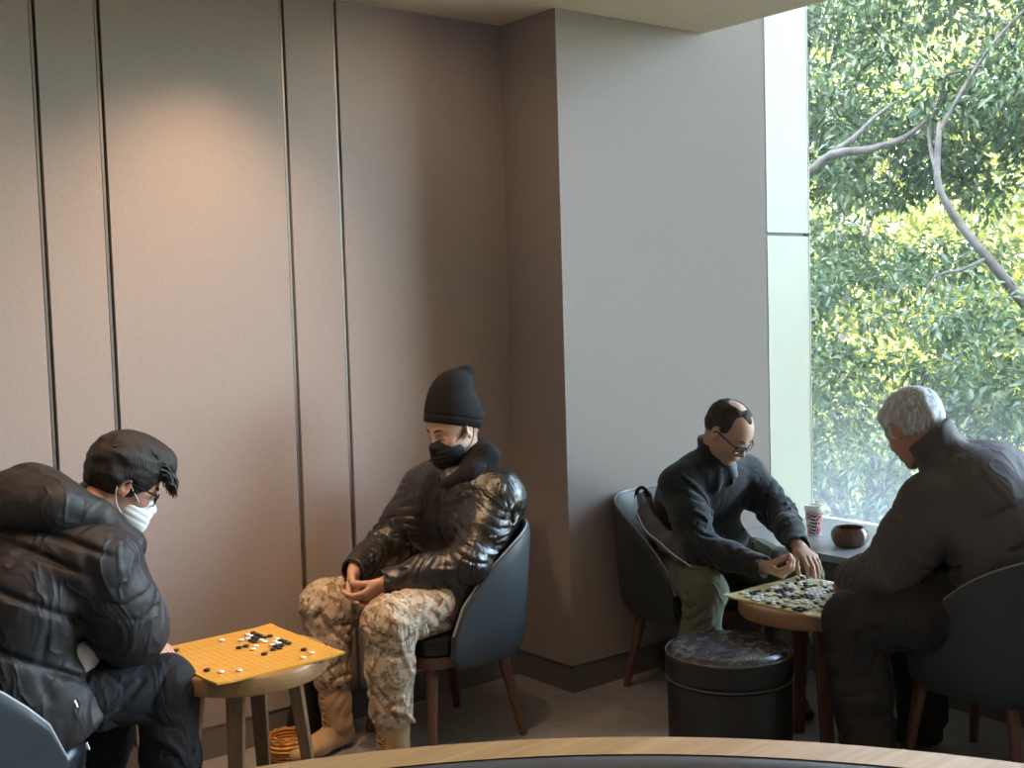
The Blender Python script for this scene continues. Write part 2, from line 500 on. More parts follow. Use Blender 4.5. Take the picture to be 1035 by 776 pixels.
b2 = board('pale yellow go board crowded with stones on the brown table', (3.3175, 2.556, .5565), .214, .212,
           board_mat('pale_board', (.70, .60, .27), (.78, .69, .36), .0222, .0222, (.25, .22, .1)), 0, .004)

MT['stone_b'] = M('black_slate_stone', (.012, .013, .015), .3).m
MT['stone_w'] = M('white_shell_stone', (.80, .80, .76), .22, coat=.3).m
def stone_mesh(mat):
    bm = bmesh.new()
    add_lathe(bm, [(0, 0), (.006, .0004), (.0092, .0018), (.0106, .0040), (.0092, .0062), (.006, .0076), (0, .0082)], 14)
    bmesh.ops.recalc_face_normals(bm, faces=bm.faces)
    me = bpy.data.meshes.new('go_stone'); bm.to_mesh(me); bm.free()
    me.polygons.foreach_set('use_smooth', [True]*len(me.polygons)); me.materials.append(mat)
    return me
SB, SW = stone_mesh(MT['stone_b']), stone_mesh(MT['stone_w'])
random.seed(4)
def stone(me, c, rz, i, j, px, py, label, group, z=.5627):
    ca, sa = math.cos(rz), math.sin(rz)
    x, y = i*px+random.uniform(-.0012, .0012), j*py+random.uniform(-.0012, .0012)
    o = bpy.data.objects.new('go_stone', me); C.objects.link(o)
    o.location = (c[0]+x*ca-y*sa, c[1]+x*sa+y*ca, z)
    tag(o, label, 'game stone', group)
SPB = {(-7, 7): 'lone black go stone by the far left corner of the sparse orange-yellow board', (-8, -4): 'lone black go stone nearest the hooded man on the orange-yellow board',
       (6, -5): 'lone black go stone nearest the camouflage knees on the orange-yellow board', (1, -3): 'black go stone alone just in front of the main cluster on the orange-yellow board'}
SPW = {(0, 7): 'lone white go stone near the far edge of the orange-yellow board', (4, -8): 'left one of the two white go stones near the right corner of the orange-yellow board',
       (6, -7): 'right one of the two white go stones near the right corner of the orange-yellow board', (-7, -6): 'left one of two white go stones near the front corner of the orange-yellow board',
       (-5, -7): 'right one of two white go stones near the front corner of the orange-yellow board'}
B1 = [(-7, 7), (-8, -4), (0, 2), (1, 2), (1, -3), (3, 3), (3, 4), (4, 4), (5, 7), (5, 6), (4, 5), (5, 5), (5, 4), (6, 4), (3, -2), (4, -2), (4, -1), (5, -1), (6, -1), (6, 0), (6, 1), (6, -5)]
W1 = [(0, 7), (4, 7), (4, 6), (2, 5), (3, 5), (4, 3), (4, 2), (2, 1), (1, 0), (4, 0), (5, 0), (6, 2), (5, 1), (4, -8), (6, -7), (-7, -6), (-5, -7)]
for ij in B1: stone(SB, (1.5545, 3.326), .03, *ij, .0220, .0237, SPB.get(ij, 'small black go stone in the middle cluster on the sparse orange-yellow board'), 'black stones on the sparse go board')
for ij in W1: stone(SW, (1.5545, 3.326), .03, *ij, .0220, .0237, SPW.get(ij, 'small white go stone in the middle cluster on the sparse orange-yellow board'), 'white stones on the sparse go board')
MASK = ["...................", "..##...........###.", "..####..##########.", ".#################.", ".#################.", "##################.", "##################.",
        "##################.", "##################.", "##################.", "##################.", "##################.", "##################.", "##################.",
        "##################.", ".#################.", "..################.", "....##############.", ".......##########.."]
for r_, row in enumerate(MASK):
    for i_, ch in enumerate(row):
        if ch == '#' and random.random() < .74:
            i, j = i_-9, 9-r_
            white = (math.sin(i*.9+1.3)+math.sin(j*1.1+i*.35)+random.uniform(-1.3, 1.3)) > -.25
            stone(SW if white else SB, (3.3175, 2.556), 0, i, j, .0222, .0222,
                  ('white' if white else 'black')+' go stone on the crowded pale yellow board',
                  ('white' if white else 'black')+' stones on the crowded go board')

# ------------------------------------------------------------------ round leather pouf
MT['pouf_side'] = M('pouf_side_leather', (.016, .015, .015), .42).m
m = M('pouf_top_leather', (.05, .045, .05), .33, spec=.6)
n_ = m.noise(m.coord('Object'), 26, 6, .7, .4)
m.color(m.ramp(n_, [(.36, (.028, .025, .029)), (.5, (.055, .05, .057)), (.66, (.14, .128, .135))]))  # pale mottling in the colour imitates window reflections on the top
m.rough(m.ramp(n_, [(.3, (.17,)*3), (.7, (.34,)*3)])); m.bump(m.noise(m.coord('Object'), 30, 4), .4, .003)
MT['pouf_top'] = m.m
pf = thing('pouf', 'round dark brown leather pouf stool in front of the brown table', 'stool', (2.937, 2.60, 0))
lathe('body', [(0, 0), (.196, 0), (.202, .006), (.204, .02), (.204, .345), (.198, .352), (0, .352)], MT['pouf_side'], pf, 72)
cu = lathe('seat', [(.15, .352), (.199, .353), (.208, .362), (.21, .375), (.21, .425), (.207, .437), (.198, .444)], MT['pouf_side'], pf, 72)
lathe('top_cover', [(.2035, .440), (.196, .450), (.17, .456), (.10, .459), (0, .460)], MT['pouf_top'], cu, 72)
for nm, rr, z in (('piping', .2075, .440), ('piping', .2085, .357)):
    tube(nm, [(rr*math.cos(a*PI/36), rr*math.sin(a*PI/36), z) for a in range(73)], .0035, MT['piping'] if 0 else M('pouf_piping', (.09, .088, .09), .28).m, cu, 8)

# ------------------------------------------------------------------ cup and wooden bowl on the ledge
cp = thing('coffee_cup', 'red and white paper coffee cup with white lid on the window ledge', 'cup', (4.345, 3.323, .52))
m = M('cup_print', (.7, .03, .04), .45)
tc_ = m.node('ShaderNodeTexCoord'); sp = m.node('ShaderNodeSeparateXYZ'); m.lk(tc_.outputs['Object'], sp.inputs[0])
ang = m.math('ARCTAN2', sp.outputs['Y'], sp.outputs['X'])
cmb = m.node('ShaderNodeCombineXYZ'); m.lk(m.math('MULTIPLY', ang, .04), cmb.inputs[0]); m.lk(sp.outputs['Z'], cmb.inputs[1])
vo = m.node('ShaderNodeTexVoronoi'); vo.feature = 'DISTANCE_TO_EDGE'; vo.inputs['Scale'].default_value = 70; m.lk(cmb.outputs[0], vo.inputs['Vector'])
flo = m.ramp(vo.outputs['Distance'], [(.06, (.9, .86, .84)), (.13, (.62, .03, .05))])
# dark strip with white dashes on the left side of the print
st0 = m.math('LESS_THAN', m.math('ABSOLUTE', m.math('SUBTRACT', ang, -2.62)), .30)
dash = m.math('GREATER_THAN', m.math('FRACT', m.math('ADD', m.math('MULTIPLY', sp.outputs['Z'], 62.), m.math('MULTIPLY', ang, .6))), .55)
strip = m.mix(dash, (.01, .02, .015), (.85, .85, .82))
body = m.mix(st0, flo, strip)
lowz = m.math('LESS_THAN', sp.outputs['Z'], .012)
hiz = m.math('GREATER_THAN', sp.outputs['Z'], .108)
m.color(m.mix(m.math('MAXIMUM', lowz, hiz), body, (.85, .84, .82)))
lathe('body', [(0, .001), (.029, 0), (.0295, .003), (.0405, .118), (.0425, .121), (.041, .123)], m.m, cp, 48)
WP = M('white_plastic_lid', (.88, .88, .86), .35).m
lathe('lid', [(.0425, .118), (.0450, .119), (.0452, .124), (.0435, .127), (.0425, .134), (.040, .139), (.036, .1395), (.034, .136), (0, .135)], WP, cp, 48)
bw = lathe('wooden_bowl', [(0, .0), (.05, .0), (.064, .008), (.076, .028), (.080, .048), (.077, .066), (.068, .080), (.062, .085), (.056, .083), (.055, .078), (.062, .065), (.066, .045), (.058, .02), (0, .014)],
           wood('dark_bowl_wood', (.06, .025, .015), (.22, .10, .06), .25, 2, 1.4, .4), None, 56)
bw.location = (4.255, 3.068, .52)
tag(bw, 'dark brown turned wooden go bowl standing open on the window ledge', 'bowl')

# ------------------------------------------------------------------ rattan bowl and black bag on the floor
rb = thing('rattan_bowl', 'orange woven rattan go bowl on the floor behind the oak table', 'bowl', (1.905, 3.775, 0))
m = M('woven_rattan', (.75, .38, .07), .5)
wv = m.node('ShaderNodeTexWave'); wv.inputs['Scale'].default_value = 26; wv.bands_direction = 'Z'; wv.inputs['Distortion'].default_value = 1.5
m.lk(m.coord('Object'), wv.inputs['Vector'])
m.color(m.ramp(wv.outputs['Fac'], [(.2, (.34, .13, .02)), (.6, (.85, .45, .09))])); m.bump(wv.outputs['Fac'], .6, .004)
lathe('body', [(0, 0), (.05, 0), (.064, .012), (.074, .04), (.074, .062), (.066, .086), (.060, .094), (.055, .092), (.056, .08), (.064, .05), (.054, .014), (0, .01)], m.m, rb, 56)
for k, (rr, z) in enumerate(((.0665, .018), (.0735, .034), (.0755, .050), (.073, .066), (.067, .081), (.0595, .094))):
    tube('woven_band', [(rr*math.cos(a*PI/24), rr*math.sin(a*PI/24), z+.002*math.sin(a*1.5)) for a in range(49)], .005, m.m, rb, 8)
bg = thing('tote_bag', 'black soft bag standing on the floor against the panelled wall', 'bag', (2.10, 3.895, 0))
MT['bag'] = M('black_bag_nylon', (.012, .012, .013), .45).m
bm = bmesh.new(); rings = []
for z, hw, hd in ((0, .12, .05), (.01, .125, .053), (.08, .12, .055), (.16, .105, .042), (.21, .08, .026), (.235, .055, .01)):
    rings.append([bm.verts.new((math.copysign(abs(math.cos(a))**.6, math.cos(a))*hw, math.copysign(abs(math.sin(a))**.6, math.sin(a))*hd+.006*math.sin(z*60+a*3), z)) for a in [k*2*PI/32 for k in range(32)]])
for a, b in zip(rings, rings[1:]):
    for k in range(32): bm.faces.new((a[k], a[(k+1) % 32], b[(k+1) % 32], b[k]))
bm.faces.new(rings[0][::-1]); bm.faces.new(rings[-1])
bm_obj('body', bm, MT['bag'], bg, True)
tube('strap', catmull([(-.05, 0, .22), (-.045, 0, .29), (0, .0, .33), (.045, 0, .29), (.05, 0, .22)], 6), .008, MT['bag'], bg, 8)

# ------------------------------------------------------------------ round communal table nearest the camera
ct = thing('round_table', 'large round table with oak rim and dark inlaid top nearest the viewer', 'table', (.28, .24, 0))
R_ = 1.377; zt = .95
lathe('table_rim', [(R_-.072, zt-.035), (R_-.004, zt-.035), (R_, zt-.03), (R_, zt-.004), (R_-.003, zt), (R_-.071, zt)], MT['rim'], ct, 160)
lathe('metal_band', [(R_-.0715, zt-.002), (R_-.085, zt-.0015), (R_-.108, zt-.008), (R_-.112, zt-.016)], MT['grey_band'], ct, 160)
lathe('table_inlay', [(0, zt-.035), (R_-.0725, zt-.035), (R_-.0725, zt-.02), (R_-.11, zt-.014), (0, zt-.014)], MT['dark_glass'], ct, 160)
lathe('pedestal', [(0, 0), (.42, 0), (.42, .015), (.40, .025), (.09, .04), (.07, .06), (.07, .86), (.2, .915), (0, .915)], MT['grey_band'], ct, 64)
# ------------------------------------------------------------------ sculpting kit (distance fields -> one closed surface)
def A(*v): return np.array(v, float)
def nrm(v): v = np.asarray(v, float); return v/(np.linalg.norm(v)+1e-12)
def lerp(a, b, t): return np.asarray(a, float)*(1-t)+np.asarray(b, float)*t
class Vol:
    def __init__(s, h):
        s.h = h*QF; s.ops = []; s.disps = []
    def _op(s, f, lo, hi, k, mode): s.ops.append((f, np.asarray(lo, float), np.asarray(hi, float), k, mode)); return s
    def seg(s, a, b, ra, rb=None, lat=None, k=.02, cap=None, mode='add'):
        """tapered limb piece; ra, rb are radii or (lateral, depth) half widths"""
        a = np.asarray(a, float); b = np.asarray(b, float)
        rb = ra if rb is None else rb
        A1, B1 = ra if hasattr(ra, '__len__') else (ra, ra)
        A2, B2 = rb if hasattr(rb, '__len__') else (rb, rb)
        ab = b-a; L = np.linalg.norm(ab)+1e-9; ax = ab/L
        l = np.asarray(lat if lat is not None else ((0, 0, 1) if abs(ax[2]) < .9 else (1, 0, 0)), float)
        l = nrm(l-ax*l.dot(ax)); d = np.cross(ax, l)
        def f(X, Y, Z):
            X = X-a[0]; Y = Y-a[1]; Z = Z-a[2]
            q = X*ax[0]+Y*ax[1]+Z*ax[2]
            t = np.clip(q/L, 0, 1)
            x = X*l[0]+Y*l[1]+Z*l[2]; y = X*d[0]+Y*d[1]+Z*d[2]; z = q-t*L
            if A1 == B1 and A2 == B2 and cap is None:
                return np.sqrt(x*x+y*y+z*z)-(A1+(A2-A1)*t)
            AA = A1+(A2-A1)*t; BB = B1+(B2-B1)*t
            CC = cap if cap is not None else np.minimum(AA, BB)
            x = x/AA; y = y/BB; z = z/CC
            k0 = np.sqrt(x*x+y*y+z*z); k1 = np.sqrt((x/AA)**2+(y/BB)**2+(z/CC)**2)
            return k0*(k0-1)/np.maximum(k1, 1e-6)
        R = max(A1, B1, A2, B2, cap or 0)
        return s._op(f, np.minimum(a, b)-R, np.maximum(a, b)+R, k, mode)
    def ell(s, c, r, axes=None, k=.02, mode='add'):
        c = np.asarray(c, float); ax = np.asarray(axes if axes is not None else np.eye(3), float)
        def f(X, Y, Z):
            X = X-c[0]; Y = Y-c[1]; Z = Z-c[2]
            k0 = 0; k1 = 0
            for i in range(3):
                q = (X*ax[i][0]+Y*ax[i][1]+Z*ax[i][2])/r[i]
                k0 = k0+q*q; k1 = k1+(q/r[i])**2
            k0 = np.sqrt(k0); k1 = np.sqrt(k1)
            return k0*(k0-1)/np.maximum(k1, 1e-6)
        R = max(r)
        return s._op(f, c-R, c+R, k, mode)
    def chain(s, pts, rads, lat=None, k=.02, cap=None, mode='add'):
        for i in range(len(pts)-1):
            s.seg(pts[i], pts[i+1], rads[i], rads[i+1], lat, k, cap, mode)
        return s
    def plane(s, p, n, k=.004, box=None):
        """cut away everything on the side the normal points to (inside box)"""
        p = np.asarray(p, float); n = nrm(n)
        f = lambda X, Y, Z: -((X-p[0])*n[0]+(Y-p[1])*n[1]+(Z-p[2])*n[2])
        lo, hi = box if box else (A(-99, -99, -99), A(99, 99, 99))
        return s._op(f, lo, hi, k, 'sub')
    def disp(s, f): s.disps.append(f); return s
    def mesh(s, smooth=1):
        h = s.h
        lo = np.min([o[1] for o in s.ops if o[4] == 'add'], 0)-3*h; hi = np.max([o[2] for o in s.ops if o[4] == 'add'], 0)+3*h
        n = np.ceil((hi-lo)/h).astype(int)+1
        D = np.full(n, .5, 'f4')
        ax = [(lo[i]+h*np.arange(n[i])).astype('f4') for i in range(3)]
        for f, l, u, k, mode in s.ops:
            pad = k+3*h if mode == 'add' else k+h
            i0 = np.clip(np.floor((l-pad-lo)/h).astype(int), 0, n); i1 = np.clip(np.ceil((u+pad-lo)/h).astype(int)+1, 0, n)
            if (i1 <= i0).any(): continue
            sl = tuple(slice(a, b) for a, b in zip(i0, i1))
            X = ax[0][sl[0]][:, None, None]; Y = ax[1][sl[1]][None, :, None]; Z = ax[2][sl[2]][None, None, :]
            d = f(X, Y, Z).astype('f4'); E = D[sl]
            if mode == 'add':
                hh = np.maximum(k-np.abs(E-d), 0)/k
                D[sl] = np.minimum(E, d)-hh*hh*k/4
            else:
                d = -d; hh = np.maximum(k-np.abs(E-d), 0)/k
                D[sl] = np.maximum(E, d)+hh*hh*k/4
        if s.disps:
            idx = np.nonzero(np.abs(D) < .03)
            P = np.stack([ax[0][idx[0]], ax[1][idx[1]], ax[2][idx[2]]], 1).astype('f8')
            v = D[idx].astype('f8')
            for f in s.disps: v = v+f(P)
            D[idx] = v
        S = D < 0
        M_ = np.zeros(n-1, 'u1')
        for a in (0, 1):
            for b in (0, 1):
                for c in (0, 1):
                    M_ += S[a:n[0]-1+a, b:n[1]-1+b, c:n[2]-1+c]
        act = (M_ > 0) & (M_ < 8); ci = np.nonzero(act)
        ID = np.full(n-1, -1, 'i4'); ID[ci] = np.arange(len(ci[0]))
        pos = np.zeros((len(ci[0]), 3)); cnt = np.zeros(len(ci[0]))
        cor = {}
        for a in (0, 1):
            for b in (0, 1):
                for c in (0, 1): cor[a, b, c] = D[ci[0]+a, ci[1]+b, ci[2]+c]
        for axis in range(3):
            for p in (0, 1):
                for q in (0, 1):
                    e0 = [p, q]; e0.insert(axis, 0); e1 = [p, q]; e1.insert(axis, 1)
                    d0 = cor[tuple(e0)]; d1 = cor[tuple(e1)]
                    m = (d0 < 0) != (d1 < 0)
                    t = d0[m]/(d0[m]-d1[m])
                    v = np.tile(np.array(e0, float), (m.sum(), 1)); v[:, axis] += t
                    pos[m] += v; cnt[m] += 1
        pos = pos/np.maximum(cnt, 1)[:, None]+np.stack(ci, 1)
        pos = lo+pos*h
        faces = []
        for axis in range(3):
            o1, o2 = [(1, 2), (2, 0), (0, 1)][axis]
            sl0 = [slice(None)]*3; sl1 = [slice(None)]*3
            sl0[axis] = slice(0, n[axis]-1); sl1[axis] = slice(1, n[axis])
            a = S[tuple(sl0)]; b = S[tuple(sl1)]
            e = np.stack(np.nonzero(a != b), 1)
            e = e[(e[:, o1] > 0) & (e[:, o2] > 0) & (e[:, o1] < n[o1]-1) & (e[:, o2] < n[o2]-1)]
            ins = a[e[:, 0], e[:, 1], e[:, 2]]
            def cid(d1, d2):
                q = e.copy(); q[:, o1] -= d1; q[:, o2] -= d2
                return ID[q[:, 0], q[:, 1], q[:, 2]]
            q = np.stack([cid(1, 1), cid(0, 1), cid(0, 0), cid(1, 0)], 1)
            q[~ins] = q[~ins][:, ::-1]
            faces.append(q)
        F = np.concatenate(faces); F = F[(F >= 0).all(1)]
        # drop loose crumbs: keep the largest connected piece
        lab = np.arange(len(pos))
        while True:
            m = lab[F].min(1); new = lab.copy()
            for c in range(4): np.minimum.at(new, F[:, c], m)
            new = new[new]
            if (new == lab).all(): break
            lab = new
        if len(np.unique(lab)) > 1:
            r, c = np.unique(lab, return_counts=True)
            keep = lab == r[c.argmax()]
            mp = np.cumsum(keep)-1
            F = mp[F[keep[F[:, 0]]]]; pos = pos[keep]
        for _ in range(smooth):
            acc = np.zeros_like(pos); w_ = np.zeros(len(pos))
            for c in range(4):
                a, b = F[:, c], F[:, (c+1) % 4]
                for x in range(3):
                    acc[:, x] += np.bincount(a, pos[b, x], len(pos))+np.bincount(b, pos[a, x], len(pos))
                w_ += np.bincount(a, minlength=len(pos))+np.bincount(b, minlength=len(pos))
            pos = pos*.5+.5*acc/np.maximum(w_, 1)[:, None]
        return pos, F
    def build(s, name, mat, root, smooth=1):
        pos, F = s.mesh(smooth)
        top = root
        while top.parent: top = top.parent
        pos = pos-np.array(top.location)
        me = bpy.data.meshes.new(name)
        me.vertices.add(len(pos)); me.vertices.foreach_set('co', pos.astype('f4').ravel())
        me.loops.add(F.size); me.loops.foreach_set('vertex_index', F.astype('i4').ravel())
        me.polygons.add(len(F)); me.polygons.foreach_set('loop_start', np.arange(0, F.size, 4, dtype='i4')); me.polygons.foreach_set('loop_total', np.full(len(F), 4, 'i4'))
        me.update()
        return link(name, me, mat, root, True)

# fold and crease fields
def snoise(P, f, seed):
    r = np.random.default_rng(seed); o = 0
    for i in range(5):
        k = r.normal(size=3); k *= f*(.7+.25*i)/np.linalg.norm(k)
        o = o+np.sin(P@k+r.uniform(0, 6)+1.3*np.sin(P@(r.normal(size=3)*f*.5)+r.uniform(0, 6)))/(1+.3*i)
    return o/3.2
def axis_folds(a, b, R, lam, amp, seed, tilt=.6, w0=1., w1=1., sharp=2., mid=None, ref=(0, 0, 1)):
    """creases running round a limb between a and b, strength w0 at a and w1 at b (mid in the middle)"""
    a = np.asarray(a, float); b = np.asarray(b, float); ab = b-a; L = np.linalg.norm(ab); ax = ab/L
    l = nrm(np.cross(ax, nrm(A(*ref)+A(.01, .02, .03)))); d = np.cross(ax, l)
    rng = np.random.default_rng(seed); ph = rng.uniform(0, 6, 4)
    lo_ = np.minimum(a, b)-R; hi_ = np.maximum(a, b)+R
    def f(P_):
        out = np.zeros(len(P_)); ix = np.nonzero(((P_ > lo_) & (P_ < hi_)).all(1))[0]
        if len(ix): out[ix] = f0(P_[ix])
        return out
    def f0(P):
        q = P-a; s_ = q@ax; x = q@l; y = q@d; rr = np.sqrt(x*x+y*y)
        th = np.arctan2(y, x); t = s_/L
        m = np.clip((R-rr)/(.25*R), 0, 1)*np.clip((t+.15)/.15, 0, 1)*np.clip((1.15-t)/.15, 0, 1)
        tt = np.clip(t, 0, 1)
        if mid is None: w = w0+(w1-w0)*tt
        else: w = np.where(tt < .5, w0+(mid-w0)*tt*2, mid+(w1-mid)*(tt*2-1))
        wob = tilt*np.sin(th+ph[0])*lam*1.1+.35*lam*np.sin(2*th+ph[1])+.5*lam*snoise(P, 28, seed)
        u_ = (s_+wob)/lam*2*PI
        r_ = 1-np.abs(np.sin(u_/2))**(1/sharp)
        gate = .45+.55*np.sin(th*2+ph[2]+s_*30)
        return m*w*amp*(r_*1.0-.35)*np.clip(gate, 0, 1)
    return f
def crumple(f, amp, seed, c=None, R=None):
    def g(P):
        n = snoise(P, f, seed); r_ = (1-np.abs(n))**3-.4
        w = 1.
        if c is not None: w = np.clip((R-np.linalg.norm(P-np.asarray(c), axis=1))/(.3*R), 0, 1)
        return amp*r_*w
    return g
def groove(p, n, w, depth, mask=None):
    p = np.asarray(p, float); n = nrm(n)
    def g(P):
        d = (P-p)@n; v = depth*np.exp(-(d/w)**2)
        return v*mask(P) if mask else v
    return g
def fold_line(pts, w, h):
    """one long raised (h>0) or sunken fold along a polyline"""
    pts = [np.asarray(p, float) for p in catmull(pts, 4)]
    lo = np.min(pts, 0)-2.6*w; hi = np.max(pts, 0)+2.6*w
    def near(P): return np.nonzero(((P > lo) & (P < hi)).all(1))[0]
    def g(P_):
        out = np.zeros(len(P_)); ix = near(P_)
        if not len(ix): return out
        P = P_[ix]
        m = np.full(len(P), 9.)
        for a, b in zip(pts, pts[1:]):
            ab = b-a; t = np.clip((P-a)@ab/(ab@ab), 0, 1)
            m = np.minimum(m, np.linalg.norm(P-a-t[:, None]*ab, axis=1))
        out[ix] = -h*np.exp(-(m/w)**2)
        return out
    return g

def spiral_folds(v, a, b, r0, r1, n, seed, h=.010, w=.0075, span=1.3):
    """long diagonal pull folds wound part of the way round a limb, each a ridge with a valley beside it"""
    a = np.asarray(a, float); b = np.asarray(b, float); ax = nrm(b-a)
    l = nrm(np.cross(ax, A(.3, .2, 1))); d = np.cross(ax, l); rng = np.random.default_rng(seed)
    for i in range(n):
        t0 = rng.uniform(-.05, .75); t1 = t0+rng.uniform(.2, .45); th = rng.uniform(0, 2*PI); dt = rng.choice([-1, 1])*rng.uniform(.5, span)
        for off, sg in ((0, 1.), (.022, -.9)):
            pts = []
            for k in range(4):
                q = k/3; t = t0+(t1-t0)*q; an_ = th+dt*q+.25*math.sin(q*4+i); r = r0+(r1-r0)*t
                pts.append(a+(b-a)*t+ax*off+(l*math.cos(an_)+d*math.sin(an_))*r)
            v.disp(fold_line(pts, w, h*sg))
class Head:
    def __init__(s, c, F, up=(0, 0, 1), sc=1.):
        s.c = np.asarray(c, float); s.F = nrm(F); s.U = nrm(np.asarray(up, float)-s.F*np.dot(up, s.F)); s.L = np.cross(s.U, s.F); s.s = sc
        s.ax = np.stack([s.F, s.U, s.L])
    def p(s, f, u_, l): return s.c+s.s*(f*s.F+u_*s.U+l*s.L)
    def d(s, f, u_, l): return nrm(f*s.F+u_*s.U+l*s.L)
    def e(s, v, c, r, k=.012, mode='add', axes=None):
        v.ell(s.p(*c), [x*s.s for x in r], s.ax if axes is None else axes, k, mode)
    def sg(s, v, a, b, ra, rb=None, k=.008, **kw): v.seg(s.p(*a), s.p(*b), ra, rb, k=k, **kw)
    def skull(s, v, grow=0., k=.02):
        g = grow
        s.e(v, (-.014, .036, 0), (.098+g, .084+g, .077+g), k)
        s.e(v, (-.045, .01, 0), (.062+g, .065+g, .066+g), k)
    def face(s, v, fat=0., lids=1):
        s.skull(v)
        s.e(v, (.032, .005, 0), (.060, .075, .064), .03)
        s.e(v, (.028, -.045, 0), (.055+fat, .062, .056+fat), .03)
        s.e(v, (.018, -.062, 0), (.050, .040, .054+fat), .02)
        s.e(v, (.066, -.096, 0), (.022, .017, .024), .025)
        for q in (-1, 1):
            s.sg(v, (.078, .018, q*.012), (.064, .020, q*.044), .0095, .008, k=.014)
            s.e(v, (.056, -.030, q*.040), (.022, .018, .020), .02)
            s.e(v, (.089, -.004, q*.031), (.0125, .0105, .0165), .010, 'sub')
            s.e(v, (.0715, -.004, q*.031), (.0125, .0115, .0145), .003)
            s.sg(v, (.0825, -.0075, q*.021), (.0785, -.009, q*.043), .0022, .0018, k=.004)
        s.sg(v, (.082, .010, 0), (.103, -.030, 0), .0075, .0105, k=.012)
        s.e(v, (.106, -.034, 0), (.011, .0095, .0105), .008)
        for q in (-1, 1): s.e(v, (.096, -.038, q*.0125), (.0095, .0075, .0075), .006)
        s.e(v, (.084, -.062, 0), (.012, .014, .026), .014)
        s.e(v, (.0935, -.0595, 0), (.0055, .0038, .021), .004)
        s.e(v, (.0915, -.0705, 0), (.0062, .0046, .018), .004)
        s.sg(v, (.0985, -.065, -.018), (.0985, -.065, .018), .0022, mode='sub', k=.003)
        s.ears(v)
    def ears(s, v):
        for q in (-1, 1):
            o = s.d(-.35, 0, q*1.)
            ax = np.stack([nrm(s.d(1, .12, -.0)), nrm(s.d(-.15, 1, q*.12)), o])
            s.e(v, (-.010, -.004, q*.078), (.0185, .0310, .0075), .006, axes=ax)
            s.e(v, (-.006, .000, q*.0875), (.0105, .0190, .0060), .004, 'sub', ax)
            s.e(v, (-.006, -.028, q*.077), (.009, .010, .006), .006)
    def neck(s, v, base, r=.056, r2=.062, k=.035):
        v.seg(s.p(-.03, -.04, 0), base, r, r2, k=k)

def rot(v, axis, ang):
    v = np.asarray(v, float); a = nrm(axis)
    return v*math.cos(ang)+np.cross(a, v)*math.sin(ang)+a*a.dot(v)*(1-math.cos(ang))
def hand(v, W, d, n, side, curls, thumb=(.75, .45, .35), spread=.0, sc=1., nails=True, tc=(.35, .35)):
    """W wrist, d towards the fingertips, n palm normal, side the thumb side vector; curls per finger (index..little) of joint angles"""
    W = np.asarray(W, float); d = nrm(d); n = nrm(np.asarray(n, float)-d*np.dot(n, d)); sd = nrm(np.asarray(side, float)-d*np.dot(side, d)-n*np.dot(side, n))
    P = lambda a, b, c: W+sc*(a*d+b*sd+c*n)
    v.seg(P(-.03, 0, 0), P(.012, 0, 0), (.026*sc, .020*sc), (.027*sc, .018*sc), lat=sd, k=.01)
    v.seg(P(.012, 0, 0), P(.078, .002, 0), (.028*sc, .0155*sc), (.039*sc, .0125*sc), lat=sd, k=.012, cap=.014*sc)
    v.ell(P(.032, .022, .008), [.026*sc, .014*sc, .013*sc], np.stack([nrm(d+.35*sd), nrm(sd-.35*d), n]), .01)
    lens = [(.040, .025, .021), (.044, .028, .022), (.041, .026, .022), (.032, .020, .019)]
    tips = []
    for i, L3 in enumerate(lens):
        off = (.028, .0095, -.0095, -.0275)[i]
        base = P((.082, .086, .083, .075)[i], off, 0)
        dd = nrm(d+sd*(spread*(1.5-i)*.35+.02*(1.5-i)))
        rr = (.0088, .0090, .0086, .0076)[i]*sc
        p = base-dd*.015*sc
        pts = [p]; cur = dd; q = base; pts.append(q)
        for j in range(3):
            cur = rot(cur, np.cross(dd, n), -0.) if 0 else cur
            ang = curls[i][j]
            axv = np.cross(dd, n)
            cur = rot(cur, axv, ang)
            q = q+cur*L3[j]*sc
            pts.append(q)
        rad = [rr*1.02, rr*1.06, rr*.95, rr*.88, rr*.76]
        for a, b, r1, r2 in zip(pts, pts[1:], rad, rad[1:]): v.seg(a, b, r1, r2, k=.0035)
        tips.append(pts[-1])
    td = nrm(thumb[0]*d+thumb[1]*sd+thumb[2]*n)
    q = P(.022, .022, .004); axv = nrm(np.cross(td, nrm(n*.7-sd*.5)))
    pts = [q]; cur = td
    for j, Ln in enumerate((.040, .031, .026)):
        if j: cur = rot(cur, axv, tc[j-1])
        q = q+cur*Ln*sc; pts.append(q)
    for a, b, r1, r2 in zip(pts, pts[1:], (.0135*sc, .0108*sc, .0100*sc), (.0108*sc, .0100*sc, .0080*sc)): v.seg(a, b, r1, r2, k=.006)
    return tips+[pts[-1]]

SKIN = {}
def skin(name, a, b, red):
    m = M(name, a, .5, spec=.4)
    m.set('Subsurface Weight', .08); m.set('Subsurface Radius', (.01, .004, .002)); m.set('Subsurface Scale', .6)
    co = m.coord('Object')
    c = m.ramp(m.noise(co, 26, 4, .6), [(.3, a), (.7, b)])
    m.color(m.mix(m.math('MULTIPLY', m.noise(co, 9, 3), .45), c, red))
    m.bump(m.noise(co, 240, 3), .12, .0008)
    return m.m
